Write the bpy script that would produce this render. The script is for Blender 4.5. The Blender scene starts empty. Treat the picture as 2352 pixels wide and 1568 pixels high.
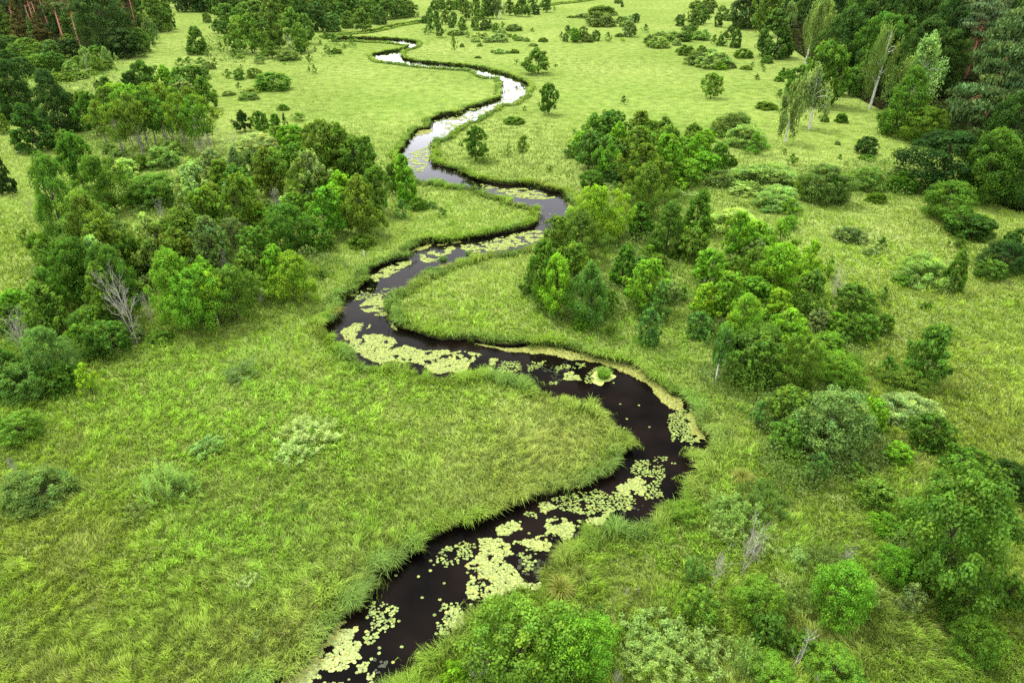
import bpy, math, random
import numpy as np
from mathutils import Vector, geometry

SC = bpy.context.scene
COL = SC.collection
rng = np.random.default_rng(7)
random.seed(7)

# ------------------------------------------------------------------ camera
CAM_H = 44.0
PITCH = math.radians(30.5)
PW, PH = 2352.0, 1568.0            # drawing units the layout was measured in
FPX = 1568.0
CP, SP = math.cos(PITCH), math.sin(PITCH)

def ground(px, py, z=0.0):
    """where the sight line through a measured point meets the level z"""
    u = (np.asarray(px, float) - PW / 2) / FPX
    v = (PH / 2 - np.asarray(py, float)) / FPX
    dy = CP + v * SP
    dz = -SP + v * CP
    t = (z - CAM_H) / dz
    return u * t, dy * t

def depth_of(x, y, z=0.0):
    return y * CP - (z - CAM_H) * SP

def measured(x, y, z=0.0):
    zc = depth_of(x, y, z)
    yu = y * SP + (z - CAM_H) * CP
    return PW / 2 + FPX * x / zc, PH / 2 - FPX * yu / zc

cam = bpy.data.cameras.new('camera')
cam.sensor_width = 36.0
cam.lens = 24.0
cam.clip_start = 0.5
cam.clip_end = 9000.0
cam_o = bpy.data.objects.new('camera', cam)
COL.objects.link(cam_o)
cam_o.location = (0, 0, CAM_H)
cam_o.rotation_euler = (math.pi / 2 - PITCH, 0, 0)
SC.camera = cam_o

# ------------------------------------------------------------------ render look
SC.render.engine = 'CYCLES'
SC.view_settings.view_transform = 'Standard'
SC.view_settings.look = 'None'
SC.view_settings.exposure = 0.0
SC.view_settings.gamma = 1.0
SC.cycles.max_bounces = 6
SC.cycles.diffuse_bounces = 3
SC.cycles.glossy_bounces = 2
SC.cycles.transmission_bounces = 3
SC.cycles.caustics_reflective = False
SC.cycles.caustics_refractive = False
SC.cycles.use_adaptive_sampling = True
SC.cycles.adaptive_threshold = 0.02
SC.cycles.use_denoising = False

# ------------------------------------------------------------------ light
SUN_ELEV = math.radians(60)
SUN_AZ = math.radians(-50)          # from the far left
world = bpy.data.worlds.new('World')
SC.world = world
world.use_nodes = True
nt = world.node_tree
nt.nodes.clear()
N = nt.nodes.new
L = nt.links.new
out = N('ShaderNodeOutputWorld')
bg = N('ShaderNodeBackground')
bg.inputs['Strength'].default_value = 0.10
sky = N('ShaderNodeTexSky')
sky.sky_type = 'NISHITA'
sky.sun_disc = False
sky.sun_elevation = SUN_ELEV
sky.sun_rotation = SUN_AZ
sky.air_density = 1.0
sky.dust_density = 3.0
tc = N('ShaderNodeTexCoord')
sep = N('ShaderNodeSeparateXYZ')
L(tc.outputs['Generated'], sep.inputs[0])
noise = N('ShaderNodeTexNoise')
noise.inputs['Scale'].default_value = 3.0
noise.inputs['Detail'].default_value = 4.0
L(tc.outputs['Generated'], noise.inputs['Vector'])
wob = N('ShaderNodeMath'); wob.operation = 'MULTIPLY_ADD'
wob.inputs[1].default_value = 0.16
wob.inputs[2].default_value = -0.08
L(noise.outputs['Fac'], wob.inputs[0])
addz = N('ShaderNodeMath'); addz.operation = 'ADD'
L(sep.outputs['Z'], addz.inputs[0]); L(wob.outputs[0], addz.inputs[1])
ramp = N('ShaderNodeValToRGB')
cr = ramp.color_ramp
cr.elements[0].position = 0.0
cr.elements[0].color = (1.0, 1.0, 1.0, 1)
cr.elements[1].position = 1.0
cr.elements[1].color = (0.68, 0.66, 0.63, 1)
e = cr.elements.new(0.20); e.color = (0.95, 0.96, 1.0, 1)
e = cr.elements.new(0.30); e.color = (0.40, 0.40, 0.46, 1)
e = cr.elements.new(0.52); e.color = (0.54, 0.53, 0.52, 1)
L(addz.outputs[0], ramp.inputs[0])
gain = N('ShaderNodeMix'); gain.data_type = 'RGBA'; gain.blend_type = 'MULTIPLY'
gain.inputs[0].default_value = 1.0
gain.inputs[7].default_value = (38, 38, 38, 1)
L(ramp.outputs[0], gain.inputs[6])
mixw = N('ShaderNodeMix'); mixw.data_type = 'RGBA'
mixw.inputs[0].default_value = 0.85
L(sky.outputs[0], mixw.inputs[6]); L(gain.outputs[2], mixw.inputs[7])
L(mixw.outputs[2], bg.inputs['Color'])
L(bg.outputs[0], out.inputs['Surface'])

sun = bpy.data.lights.new('sun', 'SUN')
sun.energy = 4.2
sun.angle = math.radians(9)
sun.color = (1.0, 0.95, 0.86)
sun_o = bpy.data.objects.new('sun', sun)
COL.objects.link(sun_o)
sd = Vector((math.sin(SUN_AZ) * math.cos(SUN_ELEV), math.cos(SUN_AZ) * math.cos(SUN_ELEV), math.sin(SUN_ELEV)))
sun_o.rotation_euler = sd.to_track_quat('Z', 'Y').to_euler()
sun_o.location = (0, 0, 200)

# ------------------------------------------------------------------ helpers
def make_mesh(name, verts, faces, mat=None, tint=None, smooth=False, mats=None, mat_idx=None):
    """faces: (n,k) int array, or list of such arrays; tint: per-vertex rgb(a)"""
    me = bpy.data.meshes.new(name)
    verts = np.asarray(verts, np.float32)
    if isinstance(faces, np.ndarray):
        faces = [faces]
    faces = [f for f in faces if len(f)]
    loops = np.concatenate([f.reshape(-1) for f in faces]).astype(np.int32)
    tot = np.concatenate([np.full(len(f), f.shape[1], np.int32) for f in faces])
    start = np.concatenate([[0], np.cumsum(tot)[:-1]]).astype(np.int32)
    me.vertices.add(len(verts))
    me.vertices.foreach_set('co', verts.reshape(-1))
    me.loops.add(len(loops))
    me.loops.foreach_set('vertex_index', loops)
    me.polygons.add(len(tot))
    me.polygons.foreach_set('loop_start', start)
    me.polygons.foreach_set('loop_total', tot)
    if smooth:
        me.polygons.foreach_set('use_smooth', np.ones(len(tot), bool))
    if tint is not None:
        a = me.attributes.new('tint', 'FLOAT_COLOR', 'POINT')
        t = np.ones((len(verts), 4), np.float32)
        tint = np.asarray(tint, np.float32)
        if tint.ndim == 1:
            t[:, :3] = tint[:, None]
        else:
            t[:, :3] = tint[:, :3]
        a.data.foreach_set('color', t.reshape(-1))
    if mats:
        for m in mats:
            me.materials.append(m)
        me.polygons.foreach_set('material_index', np.asarray(mat_idx, np.int32))
    elif mat:
        me.materials.append(mat)
    me.update(calc_edges=True)
    me.validate()
    return me

def obj(name, me, parent=None, loc=None):
    o = bpy.data.objects.new(name, me)
    COL.objects.link(o)
    if parent is not None:
        o.parent = parent
    if loc is not None:
        o.location = loc
    return o

def tag(o, label=None, cat=None, group=None, kind=None):
    if label: o['label'] = label
    if cat: o['category'] = cat
    if group: o['group'] = group
    if kind: o['kind'] = kind
    return o

def hash2(ix, iy, seed):
    h = (ix.astype(np.int64) * 374761393 + iy.astype(np.int64) * 668265263 + seed * 1442695041) & 0x7fffffff
    h = ((h ^ (h >> 13)) * 1274126177) & 0x7fffffff
    h = h ^ (h >> 16)
    return (h & 0xffff) / 65535.0

def vnoise(x, y, scale, seed=0):
    x = np.asarray(x, float) / scale; y = np.asarray(y, float) / scale
    ix = np.floor(x); iy = np.floor(y)
    fx = x - ix; fy = y - iy
    fx = fx * fx * (3 - 2 * fx); fy = fy * fy * (3 - 2 * fy)
    a = hash2(ix, iy, seed); b = hash2(ix + 1, iy, seed)
    c = hash2(ix, iy + 1, seed); d = hash2(ix + 1, iy + 1, seed)
    return (a * (1 - fx) + b * fx) * (1 - fy) + (c * (1 - fx) + d * fx) * fy

def fbm(x, y, scale, seed=0, octs=3):
    s = 0; a = 1; t = 0
    for k in range(octs):
        s = s + a * vnoise(x, y, scale / 2 ** k, seed + 17 * k); t += a; a *= 0.5
    return s / t

def in_poly(px, py, poly):
    px = np.asarray(px); py = np.asarray(py)
    r = np.zeros(px.shape, bool)
    P = np.asarray(poly); n = len(P)
    bb = (px >= P[:, 0].min()) & (px <= P[:, 0].max()) & (py >= P[:, 1].min()) & (py <= P[:, 1].max())
    if not bb.any():
        return r
    qx = px[bb]; qy = py[bb]; q = np.zeros(qx.shape, bool)
    for i in range(n):
        x1, y1 = P[i]; x2, y2 = P[(i + 1) % n]
        if y1 == y2: continue
        c = ((y1 > qy) != (y2 > qy)) & (qx < (x2 - x1) * (qy - y1) / (y2 - y1) + x1)
        q ^= c
    r[bb] = q
    return r

def norm(v):
    return v / np.maximum(np.linalg.norm(v, axis=-1, keepdims=True), 1e-9)

# ------------------------------------------------------------------ materials
def new_mat(name):
    m = bpy.data.materials.new(name)
    m.use_nodes = True
    m.node_tree.nodes.clear()
    return m, m.node_tree.nodes.new, m.node_tree.links.new

def leaf_material(name, trans=0.3, use_object=True, base=(1, 1, 1), gloss=0.0, noise_scale=0.0):
    m, n, l = new_mat(name)
    o = n('ShaderNodeOutputMaterial')
    at = n('ShaderNodeAttribute'); at.attribute_name = 'tint'
    col = at.outputs['Color']
    mul = n('ShaderNodeMix'); mul.data_type = 'RGBA'; mul.blend_type = 'MULTIPLY'; mul.inputs[0].default_value = 1
    l(col, mul.inputs[6])
    if use_object:
        oi = n('ShaderNodeObjectInfo')
        l(oi.outputs['Color'], mul.inputs[7])
    else:
        mul.inputs[7].default_value = (*base, 1)
    c = mul.outputs[2]
    d = n('ShaderNodeBsdfDiffuse'); l(c, d.inputs['Color'])
    t = n('ShaderNodeBsdfTranslucent')
    warm = n('ShaderNodeMix'); warm.data_type = 'RGBA'; warm.blend_type = 'MULTIPLY'; warm.inputs[0].default_value = 1
    warm.inputs[7].default_value = (1.15, 1.15, 0.6, 1)
    l(c, warm.inputs[6]); l(warm.outputs[2], t.inputs['Color'])
    mx = n('ShaderNodeMixShader'); mx.inputs[0].default_value = trans
    l(d.outputs[0], mx.inputs[1]); l(t.outputs[0], mx.inputs[2])
    last = mx.outputs[0]
    if gloss:
        g = n('ShaderNodeBsdfGlossy'); g.inputs['Roughness'].default_value = 0.45
        g.inputs['Color'].default_value = (1, 1, 1, 1)
        m2 = n('ShaderNodeMixShader'); m2.inputs[0].default_value = gloss
        l(last, m2.inputs[1]); l(g.outputs[0], m2.inputs[2]); last = m2.outputs[0]
    l(last, o.inputs['Surface'])
    return m

def bark_material(name, c1, c2, scale=3.0, stretch=(1, 1, 0.25), ramp=(0.4, 0.6)):
    m, n, l = new_mat(name)
    o = n('ShaderNodeOutputMaterial')
    p = n('ShaderNodeBsdfPrincipled'); p.inputs['Roughness'].default_value = 0.9; p.inputs['Specular IOR Level'].default_value = 0.0
    tcn = n('ShaderNodeTexCoord'); mp = n('ShaderNodeMapping'); mp.inputs['Scale'].default_value = stretch
    nz = n('ShaderNodeTexNoise'); nz.inputs['Scale'].default_value = scale; nz.inputs['Detail'].default_value = 5
    l(tcn.outputs['Object'], mp.inputs[0]); l(mp.outputs[0], nz.inputs['Vector'])
    rp = n('ShaderNodeValToRGB')
    rp.color_ramp.elements[0].position = ramp[0]; rp.color_ramp.elements[0].color = (*c1, 1)
    rp.color_ramp.elements[1].position = ramp[1]; rp.color_ramp.elements[1].color = (*c2, 1)
    l(nz.outputs['Fac'], rp.inputs[0]); l(rp.outputs[0], p.inputs['Base Color'])
    l(p.outputs[0], o.inputs['Surface'])
    return m

M_LEAF = leaf_material('leaves', 0.46, gloss=0.005)
M_NEEDLE = leaf_material('needles', 0.10)
M_GRASS = leaf_material('grass_blades', 0.34, use_object=False)
M_PAD = leaf_material('pad_skin', 0.05, use_object=False, gloss=0.03)
M_SEDGE = leaf_material('sedge_blades', 0.3, use_object=True)
M_BARK = bark_material('grey_bark', (0.05, 0.042, 0.032), (0.14, 0.12, 0.095))
M_PALEBARK = bark_material('pale_bark', (0.20, 0.18, 0.15), (0.42, 0.38, 0.33))
M_BIRCH = bark_material('white_bark', (0.05, 0.045, 0.04), (0.62, 0.60, 0.56), 6.0, (0.6, 0.6, 2.2), (0.3, 0.42))
M_DEAD = bark_material('bleached_wood', (0.28, 0.26, 0.235), (0.50, 0.47, 0.43), 5.0)
M_SOIL = bark_material('bank_soil', (0.020, 0.022, 0.010), (0.060, 0.070, 0.025), 2.0, (1, 1, 1))
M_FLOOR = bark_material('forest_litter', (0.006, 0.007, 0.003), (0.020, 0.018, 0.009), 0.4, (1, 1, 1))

def pine_bark():
    m, n, l = new_mat('orange_pine_bark')
    o = n('ShaderNodeOutputMaterial')
    p = n('ShaderNodeBsdfPrincipled'); p.inputs['Roughness'].default_value = 0.9; p.inputs['Specular IOR Level'].default_value = 0.0
    tcn = n('ShaderNodeTexCoord'); s = n('ShaderNodeSeparateXYZ'); l(tcn.outputs['Object'], s.inputs[0])
    nz = n('ShaderNodeTexNoise'); nz.inputs['Scale'].default_value = 12.0; l(tcn.outputs['Object'], nz.inputs['Vector'])
    ad = n('ShaderNodeMath'); ad.operation = 'MULTIPLY_ADD'; ad.inputs[1].default_value = 0.25
    l(nz.outputs['Fac'], ad.inputs[0]); l(s.outputs['Z'], ad.inputs[2])
    rp = n('ShaderNodeValToRGB')
    rp.color_ramp.elements[0].position = 0.14; rp.color_ramp.elements[0].color = (0.09, 0.06, 0.045, 1)
    rp.color_ramp.elements[1].position = 0.30; rp.color_ramp.elements[1].color = (0.60, 0.27, 0.18, 1)
    l(ad.outputs[0], rp.inputs[0]); l(rp.outputs[0], p.inputs['Base Color']); l(p.outputs[0], o.inputs['Surface'])
    return m
M_PINE = pine_bark()

def ground_material():
    m, n, l = new_mat('meadow_soil')
    o = n('ShaderNodeOutputMaterial')
    d = n('ShaderNodeBsdfDiffuse')
    tcn = n('ShaderNodeTexCoord')
    n1 = n('ShaderNodeTexNoise'); n1.inputs['Scale'].default_value = 0.02; n1.inputs['Detail'].default_value = 8
    n2 = n('ShaderNodeTexNoise'); n2.inputs['Scale'].default_value = 0.35; n2.inputs['Detail'].default_value = 6
    l(tcn.outputs['Object'], n1.inputs['Vector']); l(tcn.outputs['Object'], n2.inputs['Vector'])
    r1 = n('ShaderNodeValToRGB')
    r1.color_ramp.elements[0].position = 0.35; r1.color_ramp.elements[0].color = (0.18, 0.26, 0.058, 1)
    r1.color_ramp.elements[1].position = 0.65; r1.color_ramp.elements[1].color = (0.25, 0.325, 0.088, 1)
    l(n1.outputs['Fac'], r1.inputs[0])
    r2 = n('ShaderNodeValToRGB')
    r2.color_ramp.elements[0].position = 0.3; r2.color_ramp.elements[0].color = (0.55, 0.6, 0.5, 1)
    r2.color_ramp.elements[1].position = 0.62; r2.color_ramp.elements[1].color = (1.05, 1.05, 1, 1)
    l(n2.outputs['Fac'], r2.inputs[0])
    mu = n('ShaderNodeMix'); mu.data_type = 'RGBA'; mu.blend_type = 'MULTIPLY'; mu.inputs[0].default_value = 1
    l(r1.outputs[0], mu.inputs[6]); l(r2.outputs[0], mu.inputs[7]); l(mu.outputs[2], d.inputs['Color'])
    bp = n('ShaderNodeBump'); bp.inputs['Strength'].default_value = 0.8; bp.inputs['Distance'].default_value = 0.5
    l(n2.outputs['Fac'], bp.inputs['Height']); l(bp.outputs[0], d.inputs['Normal'])
    l(d.outputs[0], o.inputs['Surface'])
    return m
M_GROUND = ground_material()

def water_material():
    m, n, l = new_mat('river_water')
    o = n('ShaderNodeOutputMaterial')
    tcn = n('ShaderNodeTexCoord')
    nz = n('ShaderNodeTexNoise'); nz.inputs['Scale'].default_value = 0.9; nz.inputs['Detail'].default_value = 3
    mp = n('ShaderNodeMapping'); mp.inputs['Scale'].default_value = (1, 0.6, 1)
    l(tcn.outputs['Object'], mp.inputs[0]); l(mp.outputs[0], nz.inputs['Vector'])
    bp = n('ShaderNodeBump'); bp.inputs['Strength'].default_value = 0.03; bp.inputs['Distance'].default_value = 0.1
    l(nz.outputs['Fac'], bp.inputs['Height'])
    n2 = n('ShaderNodeTexNoise'); n2.inputs['Scale'].default_value = 0.18; n2.inputs['Detail'].default_value = 4
    l(tcn.outputs['Object'], n2.inputs['Vector'])
    rp = n('ShaderNodeValToRGB')
    rp.color_ramp.elements[0].position = 0.4; rp.color_ramp.elements[0].color = (0.0022, 0.0019, 0.0017, 1)
    rp.color_ramp.elements[1].position = 0.75; rp.color_ramp.elements[1].color = (0.011, 0.0068, 0.0050, 1)
    l(n2.outputs['Fac'], rp.inputs[0])
    d = n('ShaderNodeBsdfDiffuse'); l(rp.outputs[0], d.inputs['Color'])
    g = n('ShaderNodeBsdfGlossy'); g.inputs['Roughness'].default_value = 0.03
    g.inputs['Color'].default_value = (1, 1, 1, 1)
    l(bp.outputs[0], g.inputs['Normal'])
    fr = n('ShaderNodeFresnel'); fr.inputs['IOR'].default_value = 1.333
    mr = n('ShaderNodeMapRange'); mr.inputs[1].default_value = 0.045; mr.inputs[2].default_value = 0.42
    mr.inputs[3].default_value = 0.005; mr.inputs[4].default_value = 0.62
    l(fr.outputs[0], mr.inputs[0])
    mx = n('ShaderNodeMixShader'); l(mr.outputs[0], mx.inputs[0]); l(d.outputs[0], mx.inputs[1]); l(g.outputs[0], mx.inputs[2])
    l(mx.outputs[0], o.inputs['Surface'])
    return m
M_WATER = water_material()
# ------------------------------------------------------------------ the river
WZ = -0.28
LEFT = [(560,1640),(620,1600),(683,1556),(720,1516),(781,1446),(835,1414),(850,1377),(868,1364),(873,1327),(922,1307),(929,1287),(976,1273),(982,1250),
 (1026,1236),(1063,1216),(1117,1199),(1177,1183),(1231,1152),(1278,1142),(1319,1132),(1369,1112),(1413,1095),(1428,1068),(1446,1046),
 (1463,1040),(1461,1018),(1450,998),(1432,982),(1406,971),(1402,951),(1385,935),(1366,921),(1339,907),(1300,903),(1268,900),(1234,884),(1221,867),(1191,860),
 (1147,853),(1100,853),(1073,853),(1043,860),(989,857),(962,843),(925,830),(882,833),(851,823),(825,810),(788,783),(768,766),
 (754,749),(760,735),(773,729),(786,715),(791,689),(828,669),(848,642),(853,628),(898,605),(942,598),(946,581),(979,561),
 (1003,561),(1030,559),(1073,554),(1130,546),(1184,533),(1231,524),(1240,515),(1248,501),(1246,488),(1241,477),(1218,465),(1184,460),(1167,449),
 (1137,443),(1103,433),(1077,425),(1050,422),(1016,415),(985,412),(959,410),(949,396),(925,376),(912,363),(922,349),(935,336),(942,319),
 (952,306),(968,299),(989,296),(993,279),(1009,269),(1050,262),(1083,249),(1117,239),(1147,228),(1154,215),(1158,195),(1150,185),
 (1130,175),(1103,173),(1083,161),(1066,156),(1036,155),(999,152),(949,148),(925,144),(890,140),(864,136),(855,129),(878,123),
 (929,114),(942,104),(932,101),(898,96),(825,92),(790,91),(768,92)]
RIGHT = [(760,1640),(820,1605),(875,1566),(915,1539),(949,1529),(959,1502),(996,1485),(1023,1468),(1043,1455),(1066,1438),(1073,1418),(1093,1398),
 (1117,1388),(1150,1367),(1167,1351),(1201,1344),(1231,1344),(1241,1324),(1251,1297),(1275,1270),(1305,1243),(1332,1223),(1345,1203),
 (1402,1193),(1436,1199),(1497,1199),(1520,1176),(1537,1146),(1562,1139),(1572,1102),(1603,1084),(1592,1066),(1586,1050),(1599,1035),(1626,1018),
 (1592,988),(1582,954),(1562,920),(1537,927 - 12),(1520,900),(1497,880),(1453,852),(1402,833),(1352,822),(1302,810),(1251,800),(1184,797),(1134,796),
 (1073,786),(1050,788),(1013,786),(969,776),(942,763),(905,753),(898,739),(900,728),(888,719),(886,692),(895,675),(915,659),(959,642),
 (969,628),(1009,608),(1030,601),(1067,588),(1103,578),(1150,575),(1201,564),(1245,548),(1275,535),(1295,518),(1308,501),(1319,487),
 (1305,467),(1295,450),(1261,440),(1208,427),(1161,427),(1117,420),(1083,412),(1060,400),(1023,388),(996,380),(990,363),(993,336),
 (1003,323),(1030,309),(1043,299),(1077,279),(1117,262),(1150,240),(1184,232),(1208,218),(1214,208),(1208,195),(1184,181),(1150,171),
 (1117,161),(1083,156),(1040,151),(996,147.5),(949,142),(922,134),(917,124),(932,116),(956,108),(962,101),(932,94),(882,91),
 (825,88.5),(790,88),(768,88)]

def smooth_line(pts, step):
    """Catmull-Rom through the points with a little natural wobble"""
    P = np.array(pts, float)
    outp = []
    n = len(P)
    for i in range(n - 1):
        p0 = P[max(i - 1, 0)]; p1 = P[i]; p2 = P[i + 1]; p3 = P[min(i + 2, n - 1)]
        k = max(1, int(np.linalg.norm(p2 - p1) / step))
        for j in range(k):
            t = j / k
            outp.append(0.5 * ((2 * p1) + (p2 - p0) * t + (2 * p0 - 5 * p1 + 4 * p2 - p3) * t * t + (3 * p1 - p0 - 3 * p2 + p3) * t ** 3))
    outp.append(P[-1])
    return np.array(outp)

def bank_to_ground(line, side):
    """near banks are seen over the top of their grass, far banks at the water line"""
    x0, y0 = ground(line[:, 0], line[:, 1], 0.0)
    g = np.stack([x0, y0], 1)
    tan = np.gradient(g, axis=0)
    tan = norm(tan)
    outward = np.stack([-tan[:, 1], tan[:, 0]], 1) * side      # left bank: left of the way upstream
    facing = np.clip(-outward[:, 1] * 1.6, 0, 1)
    z = WZ + facing * (0.95 - WZ)
    x, y = ground(line[:, 0], line[:, 1], z)
    g = np.stack([x, y], 1)
    wob = (vnoise(g[:, 0], g[:, 1], 1.3, 91) - 0.5) * 0.7 + (vnoise(g[:, 0], g[:, 1], 3.5, 92) - 0.5) * 0.7
    return g + outward * (wob + .72 - .40 * facing)[:, None]

lb = bank_to_ground(smooth_line(LEFT, 6), 1)
rb = bank_to_ground(smooth_line(RIGHT, 6), -1)
RIVER = np.concatenate([lb, rb[::-1]])

def channel(pts, width):
    x, y = ground([p[0] for p in pts], [p[1] for p in pts], WZ)
    g = smooth_line(np.stack([x, y], 1), 8.0)
    t = norm(np.gradient(g, axis=0)); nn = np.stack([-t[:, 1], t[:, 0]], 1) * width / 2
    return np.concatenate([g + nn, (g - nn)[::-1]])
UPPER = channel([(775,90),(757,88.5),(748,86),(760,82.5),(800,80),(840,77.5),(872,71),(893,65.5),(915,60.5),(950,55),(985,50)], 5.5)
FARWATER = channel([(1235,18),(1265,13),(1285,10),(1310,8),(1345,3),(1370,-1),(1400,-4)], 6.0)
px_, py_ = ground([566,574,586,592,586,575,566], [212,208.5,208,211,215.5,218,217.5], 0)
POOL = np.stack([px_, py_], 1)
WATERS = [RIVER, UPPER, FARWATER, POOL]

BIG = [(-2600, -60), (2600, -60), (2600, 5200), (-2600, 5200)]
vs = [Vector(p) for p in BIG]
es = [(0, 1), (1, 2), (2, 3), (3, 0)]
for W in WATERS:
    b = len(vs)
    vs += [Vector(p) for p in W]
    es += [(b + i, b + (i + 1) % len(W)) for i in range(len(W))]
cv, ce, cf, _, _, _ = geometry.delaunay_2d_cdt(vs, es, [], 1, 1e-4)
cv = np.array([(v.x, v.y) for v in cv])
cf = np.array([f for f in cf if len(f) == 3])
cen = cv[cf].mean(axis=1)
wet = np.zeros(len(cf), bool)
for W in WATERS:
    wet |= in_poly(cen[:, 0], cen[:, 1], W)
def sheet(faces, z):
    idx, inv = np.unique(faces.reshape(-1), return_inverse=True)
    v = np.column_stack([cv[idx], np.full(len(idx), z)])
    f = inv.reshape(-1, 3)
    a = v[f[:, 0]]; b = v[f[:, 1]]; c = v[f[:, 2]]
    neg = np.cross(b - a, c - a)[:, 2] < 0
    f[neg] = f[neg][:, ::-1]
    return v, f
gv, gf = sheet(cf[~wet], 0.0)
tag(obj('ground', make_mesh('ground', gv, gf, M_GROUND)), kind='structure')
wv, wf = sheet(cf[wet], WZ)
tag(obj('water', make_mesh('water', wv, wf, M_WATER)), kind='structure')
# earth banks under the turf
bv = []; bf = []
for W in WATERS:
    n = len(W); b = len(bv)
    for p in W: bv.append((p[0], p[1], 0.0))
    for p in W: bv.append((p[0], p[1], -1.2))
    for i in range(n):
        j = (i + 1) % n
        bf.append((b + i, b + j, b + n + j, b + n + i))
tag(obj('river_bank', make_mesh('river_bank', np.array(bv), np.array(bf), M_SOIL)), kind='structure')

def in_water(x, y):
    r = np.zeros(np.shape(x), bool)
    for W in WATERS:
        r |= in_poly(x, y, W)
    return r

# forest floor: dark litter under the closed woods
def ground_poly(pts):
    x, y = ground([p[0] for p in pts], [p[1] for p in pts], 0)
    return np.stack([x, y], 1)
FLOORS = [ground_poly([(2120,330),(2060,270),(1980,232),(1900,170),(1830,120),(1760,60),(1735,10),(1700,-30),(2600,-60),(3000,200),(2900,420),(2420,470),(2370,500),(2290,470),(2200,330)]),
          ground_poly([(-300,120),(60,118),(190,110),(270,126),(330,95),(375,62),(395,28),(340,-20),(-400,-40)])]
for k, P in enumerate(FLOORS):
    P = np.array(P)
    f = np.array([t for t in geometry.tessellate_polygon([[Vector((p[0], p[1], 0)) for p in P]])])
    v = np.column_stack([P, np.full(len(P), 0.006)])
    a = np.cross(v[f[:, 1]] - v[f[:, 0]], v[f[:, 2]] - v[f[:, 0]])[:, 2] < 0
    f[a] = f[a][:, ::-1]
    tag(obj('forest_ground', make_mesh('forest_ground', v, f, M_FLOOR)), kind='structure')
def in_forest(x, y):
    r = np.zeros(np.shape(x), bool)
    for P in FLOORS:
        r |= in_poly(x, y, P)
    return r

# ------------------------------------------------------------------ grass
# areas of different sward: measured centre, radii, (lime, dry, dark, height) weights
AREAS = [(640,1000,330,170,'lime',.9),(450,900,330,90,'lime',.5),(330,1330,210,90,'lime',.6),(560,1230,180,70,'lime',.5),(420,1480,130,70,'lime',.45),
 (700,870,200,70,'lime',.5),(150,1420,260,200,'olive',.8),(100,1230,200,120,'olive',.7),(60,1520,160,90,'olive',.7),
 (1230,1000,230,110,'dry',.85),(1100,1130,200,70,'dry',.6),(640,1480,220,110,'dry',.8),(800,1330,120,90,'dry',.65),(560,1120,180,40,'dry',.4),
 (1560,1180,140,100,'lush',.6),(1700,1250,150,160,'lime',.35),(1640,1000,90,120,'pale',.7),(1560,900,140,60,'lush',.6),
 (1480,800,120,60,'lush',.5),(1450,680,110,120,'lush',.4),(2150,820,260,200,'olive',.75),(2250,1000,200,160,'olive',.6),(2000,1450,330,160,'olive',.55),
 (1150,230,400,60,'far',.4),(1000,190,250,60,'far',.5),(1600,200,320,70,'far',.6),(1500,100,500,50,'far',.7),(760,260,220,60,'far',.5),
 (820,180,260,30,'far',.6),(700,120,200,40,'far',.4),(1800,320,200,70,'lush',.25),(1420,330,150,80,'lush',.3),(380,100,150,50,'dryfar',.6),(300,170,150,40,'dryfar',.6),
 (1150,640,200,60,'dry',.3),(1000,470,110,40,'lime',.5),(950,520,120,30,'lime',.4),(60,600,120,140,'olive',.55),(440,500,120,30,'lime',.5)]
THICK = [(560,560,330,150),(330,330,170,110),(300,620,260,130),(150,780,220,130),(1500,380,170,80),(1450,520,150,110),(1330,680,130,80),(1480,640,120,90),
 (1720,680,150,150),(1800,850,190,150),(1900,1050,150,120),(2120,1270,140,120),(60,170,240,90),(620,110,200,40),(760,420,150,90),(1620,470,130,80),(2000,420,200,50)]
PALG = {'base': (0.150, 0.215, 0.032), 'lime': (0.166, 0.264, 0.036), 'dry': (0.215, 0.225, 0.075), 'olive': (0.165, 0.195, 0.036),
        'lush': (0.125, 0.215, 0.036), 'pale': (0.245, 0.285, 0.085), 'far': (0.215, 0.275, 0.092), 'dryfar': (0.215, 0.260, 0.075)}
PALG = {k: tuple(g * c for g, c in zip((1.98, 2.12, 1.85), v)) for k, v in PALG.items()}

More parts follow.
